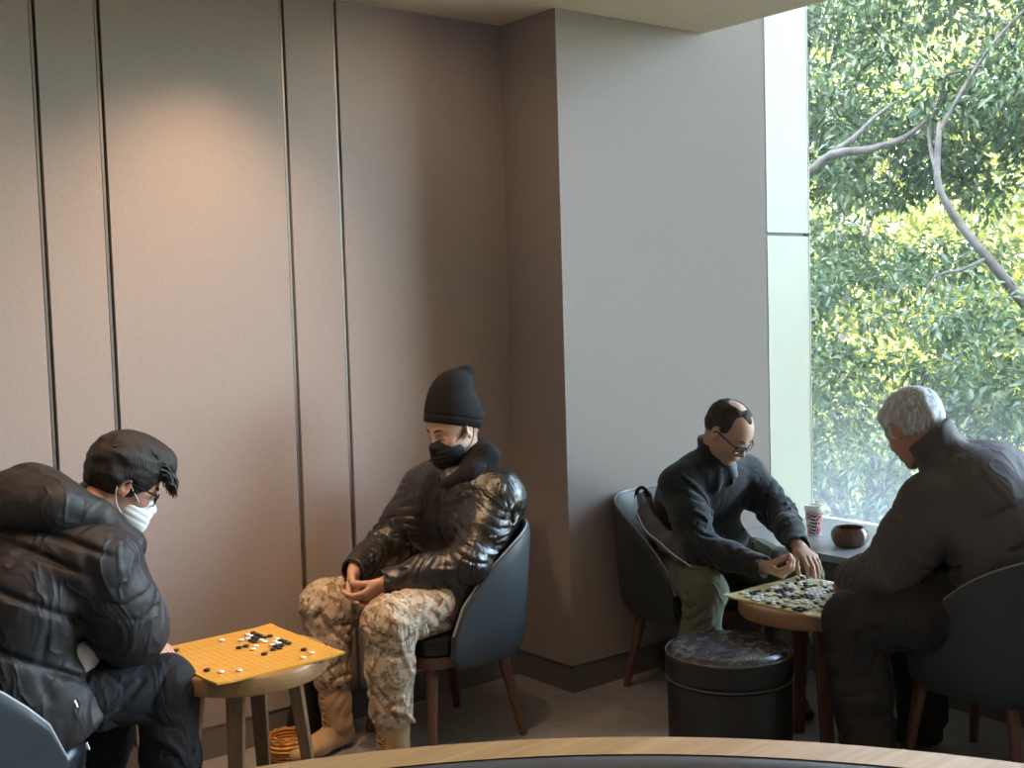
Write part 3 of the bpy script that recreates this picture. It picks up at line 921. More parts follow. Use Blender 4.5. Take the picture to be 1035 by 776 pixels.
# ------------------------------------------------------------------ people
Zu = A(0, 0, 1)
SK1 = skin('skin_warm', (.50, .27, .18), (.58, .34, .235), (.52, .22, .15))
SK2 = skin('skin_light', (.58, .36, .26), (.66, .44, .33), (.60, .28, .2))
HAIR_B = M('black_hair', (.012, .010, .009), .5, spec=.35)
n_ = HAIR_B.noise(HAIR_B.coord('Object', (60, 60, 12)), 4, 4, .7); HAIR_B.bump(n_, .7, .004); HAIR_B.color(HAIR_B.ramp(n_, [(.35, (.006, .005, .005)), (.7, (.030, .022, .017))]))
HAIR_B = HAIR_B.m
GLF = M('black_glasses_frame', (.01, .01, .012), .25).m
gm = bpy.data.materials.new('spectacle_lens'); gm.use_nodes = True
nt = gm.node_tree; nt.nodes.clear()
o_ = nt.nodes.new('ShaderNodeOutputMaterial'); mx = nt.nodes.new('ShaderNodeMixShader'); t_ = nt.nodes.new('ShaderNodeBsdfTransparent'); g_ = nt.nodes.new('ShaderNodeBsdfGlossy'); g_.inputs['Roughness'].default_value = .03
mx.inputs[0].default_value = .10; nt.links.new(t_.outputs[0], mx.inputs[1]); nt.links.new(g_.outputs[0], mx.inputs[2]); nt.links.new(mx.outputs[0], o_.inputs[0])
LENS = gm

def person(label, base):
    r = thing('person', label, 'person', base)
    return r
def body(root, H, J, hands, mat, neckr=.054, face=True, h=.0034):
    v = Vol(h)
    T = J['torso']
    v.chain([t[0] for t in T], [(t[1]*.70, t[2]*.66) for t in T], lat=J['lat'], k=.04)
    for q in 'LR':
        v.seg(J['neck'], J['sh'+q], .045, .042, k=.04)
        v.chain([J['sh'+q], J['el'+q], J['wr'+q]], [.045, .036, .024], k=.02)
        v.chain([J['hip'+q], J['kn'+q], J['an'+q]], [.068, .048, .034], k=.02)
        v.seg(J['hip'+q], T[0][0], .07, .08, k=.04)
        an = np.array(J['an'+q], float); toe = np.array(J['toe'+q], float)
        v.seg(an-A(0, 0, .02), toe, (.026, .020), (.026, .012), lat=np.cross(Zu, toe-an), k=.02)
    H.neck(v, J['neck'], neckr)
    H.face(v)
    for hd in hands: hand(v, **hd)
    return v.build('body', mat, root)
def glasses(H, root, mat=GLF, dy=0., w=.052, hh=.018, fr=.0022, top_only=False):
    parts = []
    bm = bmesh.new()
    for q in (-1, 1):
        pts = []
        for k in range(25):
            a = 2*PI*k/24
            x = q*(.034)+math.copysign(abs(math.cos(a))**.6, math.cos(a))*.0265; y = math.copysign(abs(math.sin(a))**.6, math.sin(a))*hh
            pts.append(H.p(.106-abs(x)*.22, -.006+y+dy, x))
        add_tube(bm, [Vector(p)-root.location for p in pts], fr, 6, False)
        add_tube(bm, [Vector(p)-root.location for p in (H.p(.092, .004+dy, q*.061), H.p(.07, .006+dy, q*.075), H.p(.0, .010+dy, q*.0835), H.p(-.012, -.002+dy, q*.084))], [fr*1.2]*4, 6)
    add_tube(bm, [Vector(p)-root.location for p in catmull([H.p(.104, 0+dy, -.010), H.p(.110, .004+dy, 0), H.p(.104, 0+dy, .010)], 4)], fr, 6)
    bmesh.ops.recalc_face_normals(bm, faces=bm.faces)
    g = bm_obj('glasses', bm, mat, root, True)
    for q in (-1, 1):
        vs = []
        for k in range(20):
            a = 2*PI*k/20
            x = q*(.034)+math.copysign(abs(math.cos(a))**.6, math.cos(a))*.0262; y = math.copysign(abs(math.sin(a))**.6, math.sin(a))*hh
            vs.append(H.p(.106-abs(x)*.22, -.006+y+dy, x)-np.array(root.location))
        mesh_obj('lens', vs, [list(range(20))], LENS, g)
    return g
def brows(H, root, mat, thick=.0035):
    for q in (-1, 1):
        pts = [H.p(.0945, .020, q*.013), H.p(.0905, .026, q*.028), H.p(.0765, .022, q*.048)]
        tube('eyebrow', [Vector(p)-root.location for p in catmull(pts, 4)], [thick*.7]+[thick]*6+[thick*.5]*2, mat, root, 6)
        pts = [H.p(.0845, -.0100, q*.019), H.p(.0870, -.0118, q*.031), H.p(.0810, -.0105, q*.0445)]
        tube('eyelash', [Vector(p)-root.location for p in catmull(pts, 4)], [.0013]*9, HAIR_B, root, 5)
def hair_dir(H, amp, f, seed, stretch=(1, .25, 1)):
    r = np.random.default_rng(seed)
    def g(P):
        q = P-H.c
        X = np.stack([q@H.F*stretch[0], q@H.U*stretch[1], q@H.L*stretch[2]], 1)
        return amp*(snoise(X, f, seed)+.6*snoise(X, f*2.1, seed+1))
    return g
def torso_vol(v, J, g=0., k=.045, top=None):
    T = J['torso'][:top]
    v.chain([t[0] for t in T], [(t[1]+g, t[2]+g) for t in T], lat=J['lat'], k=k)
def sleeve(v, J, q, r, k=.035, cuff=.012):
    sh, el, wr = (np.array(J[n+q], float) for n in ('sh', 'el', 'wr'))
    end = wr+nrm(wr-el)*cuff
    m1 = lerp(sh, el, .5); m2 = lerp(el, end, .5)
    v.chain([sh, m1, el], [r[0], r[1], r[2]], k=k)
    v.chain([el, m2, end], [r[2], r[3], r[4]], k=k)
    # open cuff
    a = nrm(wr-el)
    v.plane(end, a, .004, (end-a*.01-.07, end+a*.08+.07))
    v.seg(end-a*.012, end+a*.05, r[4]-.007, mode='sub', k=.004)
def trouser(v, J, q, r, k=.03, hem=None):
    hp, kn, an = (np.array(J[n+q], float) for n in ('hip', 'kn', 'an'))
    e = an if hem is None else lerp(kn, an, hem)
    v.chain([hp, lerp(hp, kn, .5), kn], [r[0], r[1], r[2]], k=k)
    v.chain([kn, lerp(kn, e, .5), e], [r[2], r[3], r[4]], k=k)
    v.seg(J['torso'][0][0], hp, r[0]+.01, r[0], k=.05)
def limb_creases(v, J, q, arm, seed, R, lam, amp, tilt=.7, sharp=2.):
    n = ('sh', 'el', 'wr') if arm else ('hip', 'kn', 'an')
    a, b, c = (np.array(J[x+q], float) for x in n)
    v.disp(axis_folds(a, b, R, lam, amp, seed, tilt, .45, 1.2, sharp))
    v.disp(axis_folds(b, c, R, lam, amp, seed+1, tilt, 1.2, .7, sharp))
    r = [.088, .075, .058] if arm else [.102, .088, .080]
    spiral_folds(v, a, b, r[0], r[1], 4 if arm else 5, seed+100); spiral_folds(v, b, c, r[1], r[2], 4 if arm else 6, seed+200)
def shoe(root, an, toe, mat, sole, name='shoe', hh=.0, shaft=0., lace=None):
    an = np.array(an, float); toe = np.array(toe, float); d = nrm((toe-an)*A(1, 1, 0)); s_ = np.cross(Zu, d)
    v = Vol(.004)
    heel = A(an[0], an[1], .045+hh)-d*.035
    t2 = A(toe[0], toe[1], .036+hh)
    v.seg(heel, lerp(heel, t2, .55), (.034, .040), (.043, .034), lat=s_, k=.03)
    v.seg(lerp(heel, t2, .55), t2, (.043, .034), (.040, .026), lat=s_, k=.03)
    v.seg(heel+d*.02+Zu*.0, heel+d*.025+Zu*(.05+shaft), .040, .045, k=.03)
    v.seg(heel+d*.03+Zu*(.05), lerp(heel, t2, .6), .032, .03, k=.02)
    v.plane(A(0, 0, .014+hh), -Zu, .004)
    o = v.build(name, mat, root)
    v = Vol(.004)
    v.seg(heel, lerp(heel, t2, .55), (.040, .040), (.048, .034), lat=s_, k=.01); v.seg(lerp(heel, t2, .55), t2, (.048, .034), (.045, .028), lat=s_, k=.01)
    v.plane(A(0, 0, .001+hh), -Zu, .003); v.plane(A(0, 0, .024+hh), Zu, .003)
    v.build('sole', sole, o)
    return o
def world_tube(name, pts, r, mat, root, parent=None, seg=6):
    return tube(name, [Vector(p)-root.location for p in pts], r, mat, parent or root, seg)

# fabrics
def cloth(name, a, b, rough=.75, scale=40, bump=.25, spec=.3, sheen=0, wr=.0):
    m = M(name, a, rough, spec=spec, sheen=sheen)
    co = m.coord('Object')
    m.color(m.ramp(m.noise(co, scale*.25, 4, .6), [(.3, a), (.7, b)]))
    m.bump(m.noise(co, scale*6, 2), bump, .0008)
    if wr: wrinkle(m, wr)
    return m
def wrinkle(m, k, scale=8, sq=(1, 1, .55)):
    """creased cloth: thin ridges where a warped noise crosses its middle"""
    for sc_, d in ((scale, .012),):
        n = m.noise(m.coord('Object', sq, (.4, .3, .2)), sc_, 2, .5, 1.1)
        r = m.math('POWER', m.math('SUBTRACT', 1., m.math('MINIMUM', m.math('MULTIPLY', m.math('ABSOLUTE', m.math('SUBTRACT', n, .5)), 8.), 1.)), 1.6)
        m.bump(r, k, d)
m = M('black_leather', (.012, .011, .010), .30, spec=.65, coat=.25)
m.set('Coat Roughness', .3)
co = m.coord('Object')
m.color(m.ramp(m.noise(co, 12, 4), [(.3, (.008, .0075, .007)), (.7, (.022, .018, .015))]))
m.rough(m.ramp(m.noise(co, 30, 4), [(.3, (.24,)*3), (.7, (.40,)*3)]))
m.bump(m.noise(m.coord('Object', (1, 1, 1)), 34, 3, .6, 1.2), .55, .006)
wrinkle(m, .2, 9, (1, .6, .8))
LEATHER = m.m
# desert digital camouflage
m = M('desert_camouflage', (.5, .4, .28), .8, spec=.2)
co = m.coord('Object')
def pix(m, s, res):
    vm = m.node('ShaderNodeVectorMath'); vm.operation = 'SNAP'; vm.inputs[1].default_value = (res,)*3
    m.lk(co, vm.inputs[0]); return m.noise(vm.outputs[0], s, 3, .6)
c = m.mix(m.ramp(pix(m, 26, .007), [(.50, (0, 0, 0)), (.56, (1, 1, 1))]), (.53, .43, .31), (.36, .26, .165))
c = m.mix(m.ramp(pix(m, 34, .0061), [(.57, (0, 0, 0)), (.60, (1, 1, 1))]), c, (.22, .15, .09))
c = m.mix(m.ramp(pix(m, 41, .0067), [(.60, (0, 0, 0)), (.63, (1, 1, 1))]), c, (.66, .60, .50))
m.color(c); m.bump(m.noise(co, 260, 2), .3, .001); wrinkle(m, .5, 10)
CAMO = m.m
TAN = cloth('tan_suede', (.40, .255, .13), (.49, .33, .18), .8, 30, wr=.1).m
TSOLE = M('tan_sole', (.36, .25, .14), .7).m
BKNIT = cloth('black_knit', (.006, .006, .007), (.011, .011, .012), .9, 60, .5).m
BHOOD = cloth('black_hoodie', (.010, .010, .012), (.018, .018, .021), .9, 50, wr=.2).m
BMASK = cloth('black_mask', (.012, .012, .014), (.020, .020, .022), .8, 50).m
WMASK = cloth('white_mask', (.78, .79, .78), (.84, .85, .84), .7, 50).m
NAVY = cloth('charcoal_fleece', (.010, .0145, .019), (.021, .027, .033), .9, 60, .4, sheen=.2, wr=.16)
NAVY = NAVY.m
OLIVE = cloth('olive_trousers', (.115, .125, .085), (.16, .17, .12), .75, 30, wr=.38).m
BROWNJ = cloth('brown_down_jacket', (.085, .072, .072), (.115, .098, .096), .62, 20, .15, .35, wr=.16).m
COATB = cloth('black_parka', (.016, .014, .014), (.030, .025, .024), .58, 24, .2, .4, wr=.34).m
DPANT = cloth('black_trousers', (.012, .012, .013), (.022, .021, .022), .8, 30, wr=.3).m
DPANT4 = cloth('charcoal_trousers', (.026, .024, .024), (.038, .035, .034), .75, 30, wr=.3).m
DSHOE = M('dark_shoe', (.02, .02, .022), .5).m
WSOLE = M('pale_sole', (.5, .5, .5), .6).m
ZIP = M('zip_metal', (.6, .6, .6), .25, 1).m

# ---------------------------------------- 1: man in leather jacket and camouflage trousers
R2 = person('man in black beanie, black mask, leather jacket and camouflage trousers sitting with clasped hands', (2.50, 3.60, 0))
J = dict(lat=A(-.30, 1, 0), neck=A(2.605, 3.60, 1.01),
         torso=[(A(2.60, 3.60, .53), .165, .125), (A(2.60, 3.60, .66), .160, .122), (A(2.59, 3.60, .80), .182, .130), (A(2.59, 3.60, .905), .170, .115), (A(2.60, 3.60, .975), .105, .085)],
         shL=A(2.640, 3.440, .890), elL=A(2.445, 3.38, .680), wrL=A(2.18, 3.515, .640),
         shR=A(2.525, 3.755, .895), elR=A(2.365, 3.80, .690), wrR=A(2.145, 3.665, .665),
         hipL=A(2.57, 3.50, .555), knL=A(2.125, 3.42, .525), anL=A(2.125, 3.41, .10), toeL=A(1.94, 3.39, .03),
         hipR=A(2.57, 3.70, .555), knR=A(2.085, 3.79, .525), anR=A(2.10, 3.75, .09), toeR=A(1.90, 3.70, .03))
H = Head((2.555, 3.60, 1.150), (-1, -.05, -.30), sc=1.04)
hs = [dict(W=J['wrR'], d=(-.40, -.45, -.75), n=(.35, -.75, .10), side=(-.6, -.2, .4), curls=[(.35, .4, .3), (.4, .45, .3), (.45, .5, .3), (.5, .5, .3)], thumb=(.8, .35, .35)),
      dict(W=J['wrL'], d=(-.75, .35, -.55), n=(.0, .75, .45), side=(-.3, -.1, .8), curls=[(.5, .5, .4), (.55, .6, .4), (.6, .6, .4), (.6, .6, .4)], thumb=(.8, .3, .4))]
body(R2, H, J, hs, SK2)
brows(H, R2, HAIR_B)
v = Vol(.0042)                                            # camouflage trousers
v.ell(J['torso'][0][0]+A(-.02, 0, 0), (.13, .18, .10), k=.04)
for q in 'LR': trouser(v, J, q, (.104, .100, .088, .080, .072), hem=.74 if q == 'L' else .60)
for q, sd in (('L', 3), ('R', 5)): limb_creases(v, J, q, False, sd, .15, .050, .012, 1.3, 2.6)
# deep diagonal folds behind and in front of the knees
v.disp(fold_line([(2.14, 3.325, .585), (2.20, 3.32, .52), (2.22, 3.33, .44)], .012, -.016)); v.disp(fold_line([(2.10, 3.33, .56), (2.12, 3.325, .46), (2.16, 3.33, .36)], .011, .010))
v.disp(fold_line([(2.24, 3.40, .66), (2.25, 3.34, .60), (2.27, 3.33, .53)], .012, -.009)); v.disp(fold_line([(2.05, 3.70, .60), (2.03, 3.72, .52), (2.06, 3.70, .45)], .013, -.014))
v.disp(crumple(40, .0025, 7))
v.build('trousers', CAMO, R2)
for q, d in (('L', 0), ('R', 0)):
    b = shoe(R2, J['an'+q], J['toe'+q], TAN, TSOLE, 'boot', 0, 0)
    an = J['an'+q]; kn = J['kn'+q]
    v = Vol(.004); top = lerp(an, kn, .44)
    v.chain([an+A(-.0, 0, .0), lerp(an, kn, .2), top], [.056, .056, .060], k=.02)
    v.plane(top, kn-an, .004); v.disp(axis_folds(an, top, .09, .05, .005, 9, .5, 1, 1))
    v.build('boot_shaft', TAN, b)
    dd = nrm((J['toe'+q]-an)*A(1, 1, 0)); sd = np.cross(Zu, dd); bm = bmesh.new()
    for k in range(7):
        c = lerp(an, kn, .02+.05*k)+dd*(.058 if k > 1 else .062-.0*k)
        for e in (-1, 1):
            add_tube(bm, [Vector(c+sd*e*.02-A(0, 0, .006)-dd*.006)-R2.location, Vector(c+dd*.004)-R2.location, Vector(c-sd*e*.02+A(0, 0, .010)-dd*.006)-R2.location], .0028, 6)
    bmesh.ops.recalc_face_normals(bm, faces=bm.faces)
    bm_obj('laces', bm, M('boot_lace', (.38, .27, .16), .8).m, b, True)
# hoodie under the jacket
v = Vol(.005)
torso_vol(v, J, .004)
v.chain([A(2.665, 3.60, 1.060), A(2.64, 3.51, 1.040), A(2.55, 3.49, .985), A(2.49, 3.535, .955)], [.042, .046, .040, .03], k=.03)
v.chain([A(2.665, 3.60, 1.060), A(2.61, 3.68, 1.03), A(2.54, 3.70, .985), A(2.49, 3.655, .955)], [.042, .046, .040, .03], k=.03)
v.seg(J['neck']+A(0, 0, -.03), J['neck']+A(-.005, 0, .03), .066, .062, k=.03)
v.ell(A(2.47, 3.60, .60), (.05, .12, .09), k=.05)
v.disp(crumple(22, .006, 4)); v.disp(fold_line([(2.45, 3.56, .95), (2.44, 3.60, .85), (2.45, 3.58, .70)], .02, .008))
v.build('hoodie', BHOOD, R2)
# leather jacket, open at the front
v = Vol(.0042)
torso_vol(v, J, .022, top=4)
v.seg(J['torso'][3][0], J['neck']+A(.01, 0, .0), (.15, .105), (.085, .075), lat=J['lat'], k=.04)
for q in 'LR': v.seg(J['torso'][3][0]+A(0, 0, -.005), J['sh'+q], .11, .086, k=.07); v.seg(J['neck']+A(.02, 0, -.03), J['sh'+q], .068, .070, k=.07)
for q in 'LR': sleeve(v, J, q, (.080, .078, .070, .060, .048), .06)
v.chain([A(2.62, 3.43, .66), A(2.52, 3.395, .61), A(2.43, 3.375, .56), A(2.365, 3.36, .50)], [(.10, .05), (.08, .03), (.06, .025), (.035, .018)], lat=A(1, .2, 0), k=.04)
v.plane(J['neck']+A(0, 0, .012), (0, 0, 1), .01, (A(2.4, 3.45, .99), A(2.75, 3.75, 1.1)))
# opening: wedge widening to the hem, on the chest front
v.seg(A(2.43, 3.59, 1.0), A(2.42, 3.61, .80), .045, .055, mode='sub', k=.02)
v.seg(A(2.42, 3.61, .80), A(2.43, 3.60, .56), .055, .10, mode='sub', k=.02)
v.seg(A(2.5, 3.60, .46), A(2.38, 3.60, .46), .13, .13, mode='sub', k=.02)
v.seg(J['neck']+A(-.02, 0, -.02), J['neck']+A(-.03, 0, .06), .068, .085, mode='sub', k=.015)
for q, sd in (('L', 11), ('R', 14)): limb_creases(v, J, q, True, sd, .125, .040, .011, 1.5, 3.)
for pts, w_, h_ in [([(2.60, 3.36, .95), (2.55, 3.33, .90), (2.50, 3.32, .88)], .007, .009), ([(2.64, 3.35, .90), (2.58, 3.32, .85), (2.50, 3.315, .84)], .007, .010),
                   ([(2.66, 3.36, .84), (2.60, 3.32, .79), (2.50, 3.31, .78)], .007, .010), ([(2.60, 3.33, .74), (2.52, 3.31, .72), (2.44, 3.32, .74)], .007, .010),
                   ([(2.68, 3.43, .95), (2.71, 3.42, .85), (2.68, 3.41, .74)], .008, .009), ([(2.50, 3.32, .66), (2.40, 3.33, .675), (2.30, 3.38, .69)], .007, .009)]:
    v.disp(fold_line(pts, w_, h_))
v.disp(crumple(16, .0035, 21)); v.disp(crumple(44, .0022, 22))
jk = v.build('leather_jacket', LEATHER, R2)
world_tube('zip', catmull([(2.470, 3.525, .955), (2.435, 3.53, .86), (2.43, 3.50, .75), (2.45, 3.47, .65)], 5), .0016, GLF, R2, jk)
# beanie
v = Vol(.0036)
H.e(v, (-.014, .045, 0), (.114, .094, .092), .01)
H.e(v, (-.022, .105, 0), (.084, .088, .078), .04)
H.e(v, (-.060, .150, 0), (.066, .050, .060), .03)
H.e(v, (-.118, .172, .0), (.030, .024, .038), .018)
H.e(v, (-.058, .010, 0), (.064, .060, .080), .03)
v.plane(H.p(0, .010, 0), H.d(.52, -1, 0), .006)
v.disp(groove(H.p(0, .044, 0), H.d(.52, -1, 0), .0035, .003)); v.disp(crumple(20, .0035, 31, H.p(-.04, .15, 0), .12))
v.build('beanie', BKNIT, R2)
# face mask
def mask(H, root, mat, fold, drop=0.):
    v = Vol(.0032)
    H.e(v, (.046, -.062, 0), (.068, .062, .066), .01)
    H.sg(v, (.085, -.016, 0), (.106, -.036, 0), .012, .017, k=.02)
    H.e(v, (.085, -.090, 0), (.030, .028, .032), .03)
    v.plane(H.p(.044, 0, 0), H.d(-1, .45, 0), .006)
    v.plane(H.p(.10, -.008, 0), H.d(.25, 1, 0), .008)
    for k in (-.045, -.062, -.08): v.disp(groove(H.p(.1, k, 0), H.d(.1, 1, 0), .0028, .0022))
    mk = v.build('face_mask', mat, root)
    for q in (-1, 1):
        world_tube('ear_loop', catmull([H.p(.060, -.036, q*.060), H.p(.02, -.008, q*.076), H.p(-.014, .016, q*.082), H.p(-.030, .0, q*.080)], 4), .0016, mat, root, mk, 5)
        world_tube('ear_loop', catmull([H.p(.050, -.092, q*.046), H.p(.0, -.062, q*.070), H.p(-.022, -.030, q*.078), H.p(-.030, .0, q*.080)], 4), .0016, mat, root, mk, 5)
    return mk
mask(H, R2, BMASK, 1)

# ---------------------------------------- 2: balding man in charcoal fleece
R3 = person('balding man in glasses and charcoal fleece leaning over the crowded go board', (3.56, 3.30, 0))
J = dict(lat=A(1, -.15, 0), neck=A(3.56, 3.205, .955),
         torso=[(A(3.57, 3.37, .54), .165, .12), (A(3.57, 3.36, .66), .165, .125), (A(3.575, 3.30, .79), .175, .125), (A(3.57, 3.235, .885), .155, .10), (A(3.565, 3.205, .935), .09, .075)],
         shR=A(3.415, 3.265, .865), elR=A(3.345, 3.10, .650), wrR=A(3.360, 2.805, .618),
         shL=A(3.725, 3.19, .875), elL=A(3.765, 3.045, .725), wrL=A(3.565, 2.80, .662),
         hipR=A(3.475, 3.36, .545), knR=A(3.30, 3.035, .50), anR=A(3.27, 3.07, .10), toeR=A(3.235, 2.88, .03),
         hipL=A(3.665, 3.34, .545), knL=A(3.77, 2.95, .50), anL=A(3.62, 2.90, .10), toeL=A(3.52, 2.75, .03))
H = Head((3.552, 3.125, 1.078), (.10, -.80, -.62), sc=1.0)
hs = [dict(W=J['wrR'], d=(.14, -1, -.22), n=(.55, .05, .80), side=(-.7, 0, .7), curls=[(.8, .95, .5), (.9, 1.0, .6), (.95, 1.0, .6), (1.0, 1.0, .6)], thumb=(.85, .2, .6)),
      dict(W=J['wrL'], d=(-.30, -.80, -.28), n=(.05, .25, -.95), side=(-.95, .3, 0), curls=[(.45, .55, .3), (.4, .5, .3), (.35, .5, .3), (.4, .5, .3)], thumb=(.75, .35, .45))]
body(R3, H, J, hs, SK2)
brows(H, R3, HAIR_B, .0028)
glasses(H, R3)
# cropped hair round a bald crown
v = Vol(.0032)
H.skull(v, .0050, .01)
v.plane(H.p(.040, .02, 0), H.d(1, .12, 0), .006)
v.plane(H.p(0, -.028, 0), H.d(.55, -1, 0), .006)
H.e(v, (-.030, .122, 0), (.042, .028, .036), .006, 'sub')
for q in (-1, 1): H.e(v, (.062, .080, q*.050), (.040, .055, .028), .006, 'sub'); H.e(v, (-.008, -.004, q*.085), (.022, .030, .016), .004, 'sub')
v.disp(hair_dir(H, .0024, 150, 3, (1, 1, 1)))
HAIR_T = cloth('cropped_grey_brown_hair', (.040, .031, .027), (.085, .066, .056), .8, 160, .5).m
v.build('hair', HAIR_T, R3)
v = Vol(.0032)
H.skull(v, .0040, .01); v.plane(H.p(.020, 0, 0), H.d(-1, 0, 0), .004); v.plane(H.p(.050, .080, 0), H.d(.8, -1, 0), .006)
for q in (-1, 1): v.plane(H.p(.04, .08, q*.024), H.d(.55, 0, q*1.), .008)
v.disp(hair_dir(H, .0024, 150, 5, (1, 1, 1)))
v.build('forelock', HAIR_T, R3)
v = Vol(.0042)
v.ell(J['torso'][0][0]+A(0, -.02, 0), (.18, .13, .10), k=.04)
for q in 'LR': trouser(v, J, q, (.098, .092, .080, .072, .068), hem=.93)
for q, sd in (('L', 33), ('R', 35)): limb_creases(v, J, q, False, sd, .14, .050, .016, 1.8, 2.6)
v.disp(crumple(36, .002, 37))
v.build('trousers', OLIVE, R3)
for q in 'LR': shoe(R3, J['an'+q], J['toe'+q], DSHOE, WSOLE)
v = Vol(.0042)
torso_vol(v, J, .018, top=4)
v.seg(J['torso'][3][0], J['neck'], (.13, .10), (.078, .070), lat=J['lat'], k=.04)
for q in 'LR': v.seg(J['torso'][3][0], J['sh'+q], .095, .078, k=.05); sleeve(v, J, q, (.082, .074, .064, .053, .043))
v.seg(J['neck'], H.p(-.035, -.070, 0), .070, .067, k=.02)
v.seg(J['neck']+A(0, -.012, .02), H.p(-.02, -.02, 0), .056, .068, mode='sub', k=.008)
v.plane(H.p(-.035, -.072, 0), H.p(-.03, -.04, 0)-J['neck'], .006, (H.c-.15, H.c+.12))
v.ell(A(3.57, 3.20, .63), (.14, .09, .08), k=.05)
for q, sd in (('L', 41), ('R', 44)): limb_creases(v, J, q, True, sd, .12, .050, .010, 1.2, 2.2)
for pts in [[(3.50, 3.13, .90), (3.47, 3.12, .80), (3.45, 3.16, .68)], [(3.55, 3.10, .89), (3.54, 3.10, .78), (3.50, 3.12, .66)], [(3.62, 3.09, .87), (3.61, 3.09, .77), (3.60, 3.10, .66)], [(3.42, 3.20, .91), (3.42, 3.17, .82), (3.40, 3.2, .72)], [(3.68, 3.10, .86), (3.66, 3.12, .75), (3.64, 3.12, .68)]]:
    v.disp(fold_line(pts, .012, .014))
v.disp(crumple(15, .006, 47))
v.build('fleece_top', NAVY, R3)
v = Vol(.004)                                             # grey zip collar piece below the chin
v.seg(A(3.565, 3.125, .945), A(3.57, 3.112, .90), (.03, .012), (.018, .01), lat=A(1, 0, 0), k=.01)
v.build('collar', cloth('grey_collar', (.16, .18, .19), (.22, .24, .25), .9, 60).m, R3)

# ---------------------------------------- 3: white-haired man in brown down jacket
R4 = person('white-haired man in brown down jacket seen from behind bending over the crowded go board', (3.58, 2.02, 0))
J = dict(lat=A(1, .15, 0), neck=A(3.535, 2.155, 1.035),
         torso=[(A(3.60, 1.97, .55), .18, .135), (A(3.61, 1.96, .68), .19, .145), (A(3.60, 1.985, .83), .205, .15), (A(3.575, 2.05, .95), .185, .125), (A(3.545, 2.13, 1.02), .10, .09)],
         shL=A(3.405, 2.13, .915), elL=A(3.300, 2.240, .675), wrL=A(3.335, 2.415, .645),
         shR=A(3.755, 2.11, .915), elR=A(3.79, 2.31, .70), wrR=A(3.60, 2.43, .645),
         hipL=A(3.50, 2.00, .56), knL=A(3.150, 2.265, .56), anL=A(3.195, 2.235, .10), toeL=A(3.14, 2.38, .03),
         hipR=A(3.70, 2.00, .56), knR=A(3.69, 2.38, .535), anR=A(3.66, 2.34, .10), toeR=A(3.62, 2.50, .03))
H = Head((3.498, 2.265, 1.148), (.22, .86, -.60), sc=1.02)
hs = [dict(W=J['wrL'], d=(.55, .75, -.35), n=(.5, -.1, -.8), side=(.8, .1, .4), curls=[(.5, .6, .3), (.5, .6, .3), (.5, .6, .3), (.5, .6, .3)]),
      dict(W=J['wrR'], d=(-.75, .45, -.15), n=(0, -.2, -.95), side=(-.3, -.8, 0), curls=[(.4, .5, .3), (.4, .5, .3), (.4, .5, .3), (.4, .5, .3)])]
body(R4, H, J, hs, SK1)
brows(H, R4, M('grey_brow', (.4, .4, .4), .6).m)
m = M('silver_hair', (.5, .5, .5), .45, spec=.5)
n_ = m.noise(m.coord('Object', (34, 34, 7)), 2.6, 4, .65, .6)
m.color(m.ramp(n_, [(.30, (.20, .20, .20)), (.5, (.50, .50, .50)), (.68, (.82, .82, .81))])); m.bump(n_, .8, .004)
v = Vol(.003)
H.skull(v, .013, .015)
H.e(v, (.045, .075, 0), (.058, .042, .064), .02)
H.e(v, (-.075, .055, 0), (.045, .05, .055), .03)
v.plane(H.p(.058, .0, 0), H.d(1, -.35, 0), .012)
v.plane(H.p(-.02, -.040, 0), H.d(.30, -1, 0), .010)
for q in (-1, 1): H.e(v, (.005, -.010, q*.088), (.040, .036, .020), .008, 'sub')
v.disp(hair_dir(H, .0040, 62, 8, (.35, .35, 1)))
v.build('hair', m.m, R4)
v = Vol(.0044)
v.ell(J['torso'][0][0], (.19, .15, .11), k=.04)
for q in 'LR': trouser(v, J, q, (.108, .100, .090, .094, .088), hem=.95)
for q, sd in (('L', 53), ('R', 55)): limb_creases(v, J, q, False, sd, .15, .09, .014, .8, 2.2)
v.build('trousers', DPANT4, R4)
for q in 'LR': shoe(R4, J['an'+q], J['toe'+q], DSHOE, WSOLE)
v = Vol(.0044)
torso_vol(v, J, .040, k=.06, top=4)
v.seg(J['torso'][3][0], J['neck'], (.15, .12), (.095, .085), lat=J['lat'], k=.05)
for q in 'LR': v.seg(J['torso'][3][0]+A(0, 0, -.02), J['sh'+q], .125, .105, k=.06); sleeve(v, J, q, (.108, .102, .088, .074, .052))
# stand collar
v.seg(J['neck'], H.p(-.055, -.058, 0), .086, .082, k=.03)
v.seg(J['neck']+A(-.02, .03, .03), H.p(.0, -.02, 0), .062, .086, mode='sub', k=.010)
v.plane(H.p(-.05, -.042, 0), H.p(-.03, -.03, 0)-J['neck'], .006, (H.c-.16, H.c+.12))
tz = J['torso']; upd = nrm(tz[3][0]-tz[1][0])
msk = lambda P: np.clip((.24-np.abs((P-tz[2][0])@nrm(J['lat'])))/.03, 0, 1)
for k, dist in enumerate((-.16, -.045, .075)):
    v.disp(groove(tz[2][0]+upd*dist, upd+A(0, .12, 0), .009, .020, msk))
for q in 'LR':
    a, b = J['sh'+q], J['el'+q]
    for t in (.25, .62): v.disp(groove(lerp(a, b, t), b-a, .009, .010, lambda P, a=a, b=b: np.clip((.13-np.linalg.norm(P-lerp(a, b, .45), axis=1))/.03, 0, 1)))
for q, sd in (('L', 61), ('R', 64)): limb_creases(v, J, q, True, sd, .15, .060, .012, 1.2, 2.4)
v.disp(fold_line([(3.44, 2.07, 1.03), (3.38, 2.03, .99), (3.36, 2.02, .9)], .012, -.012))
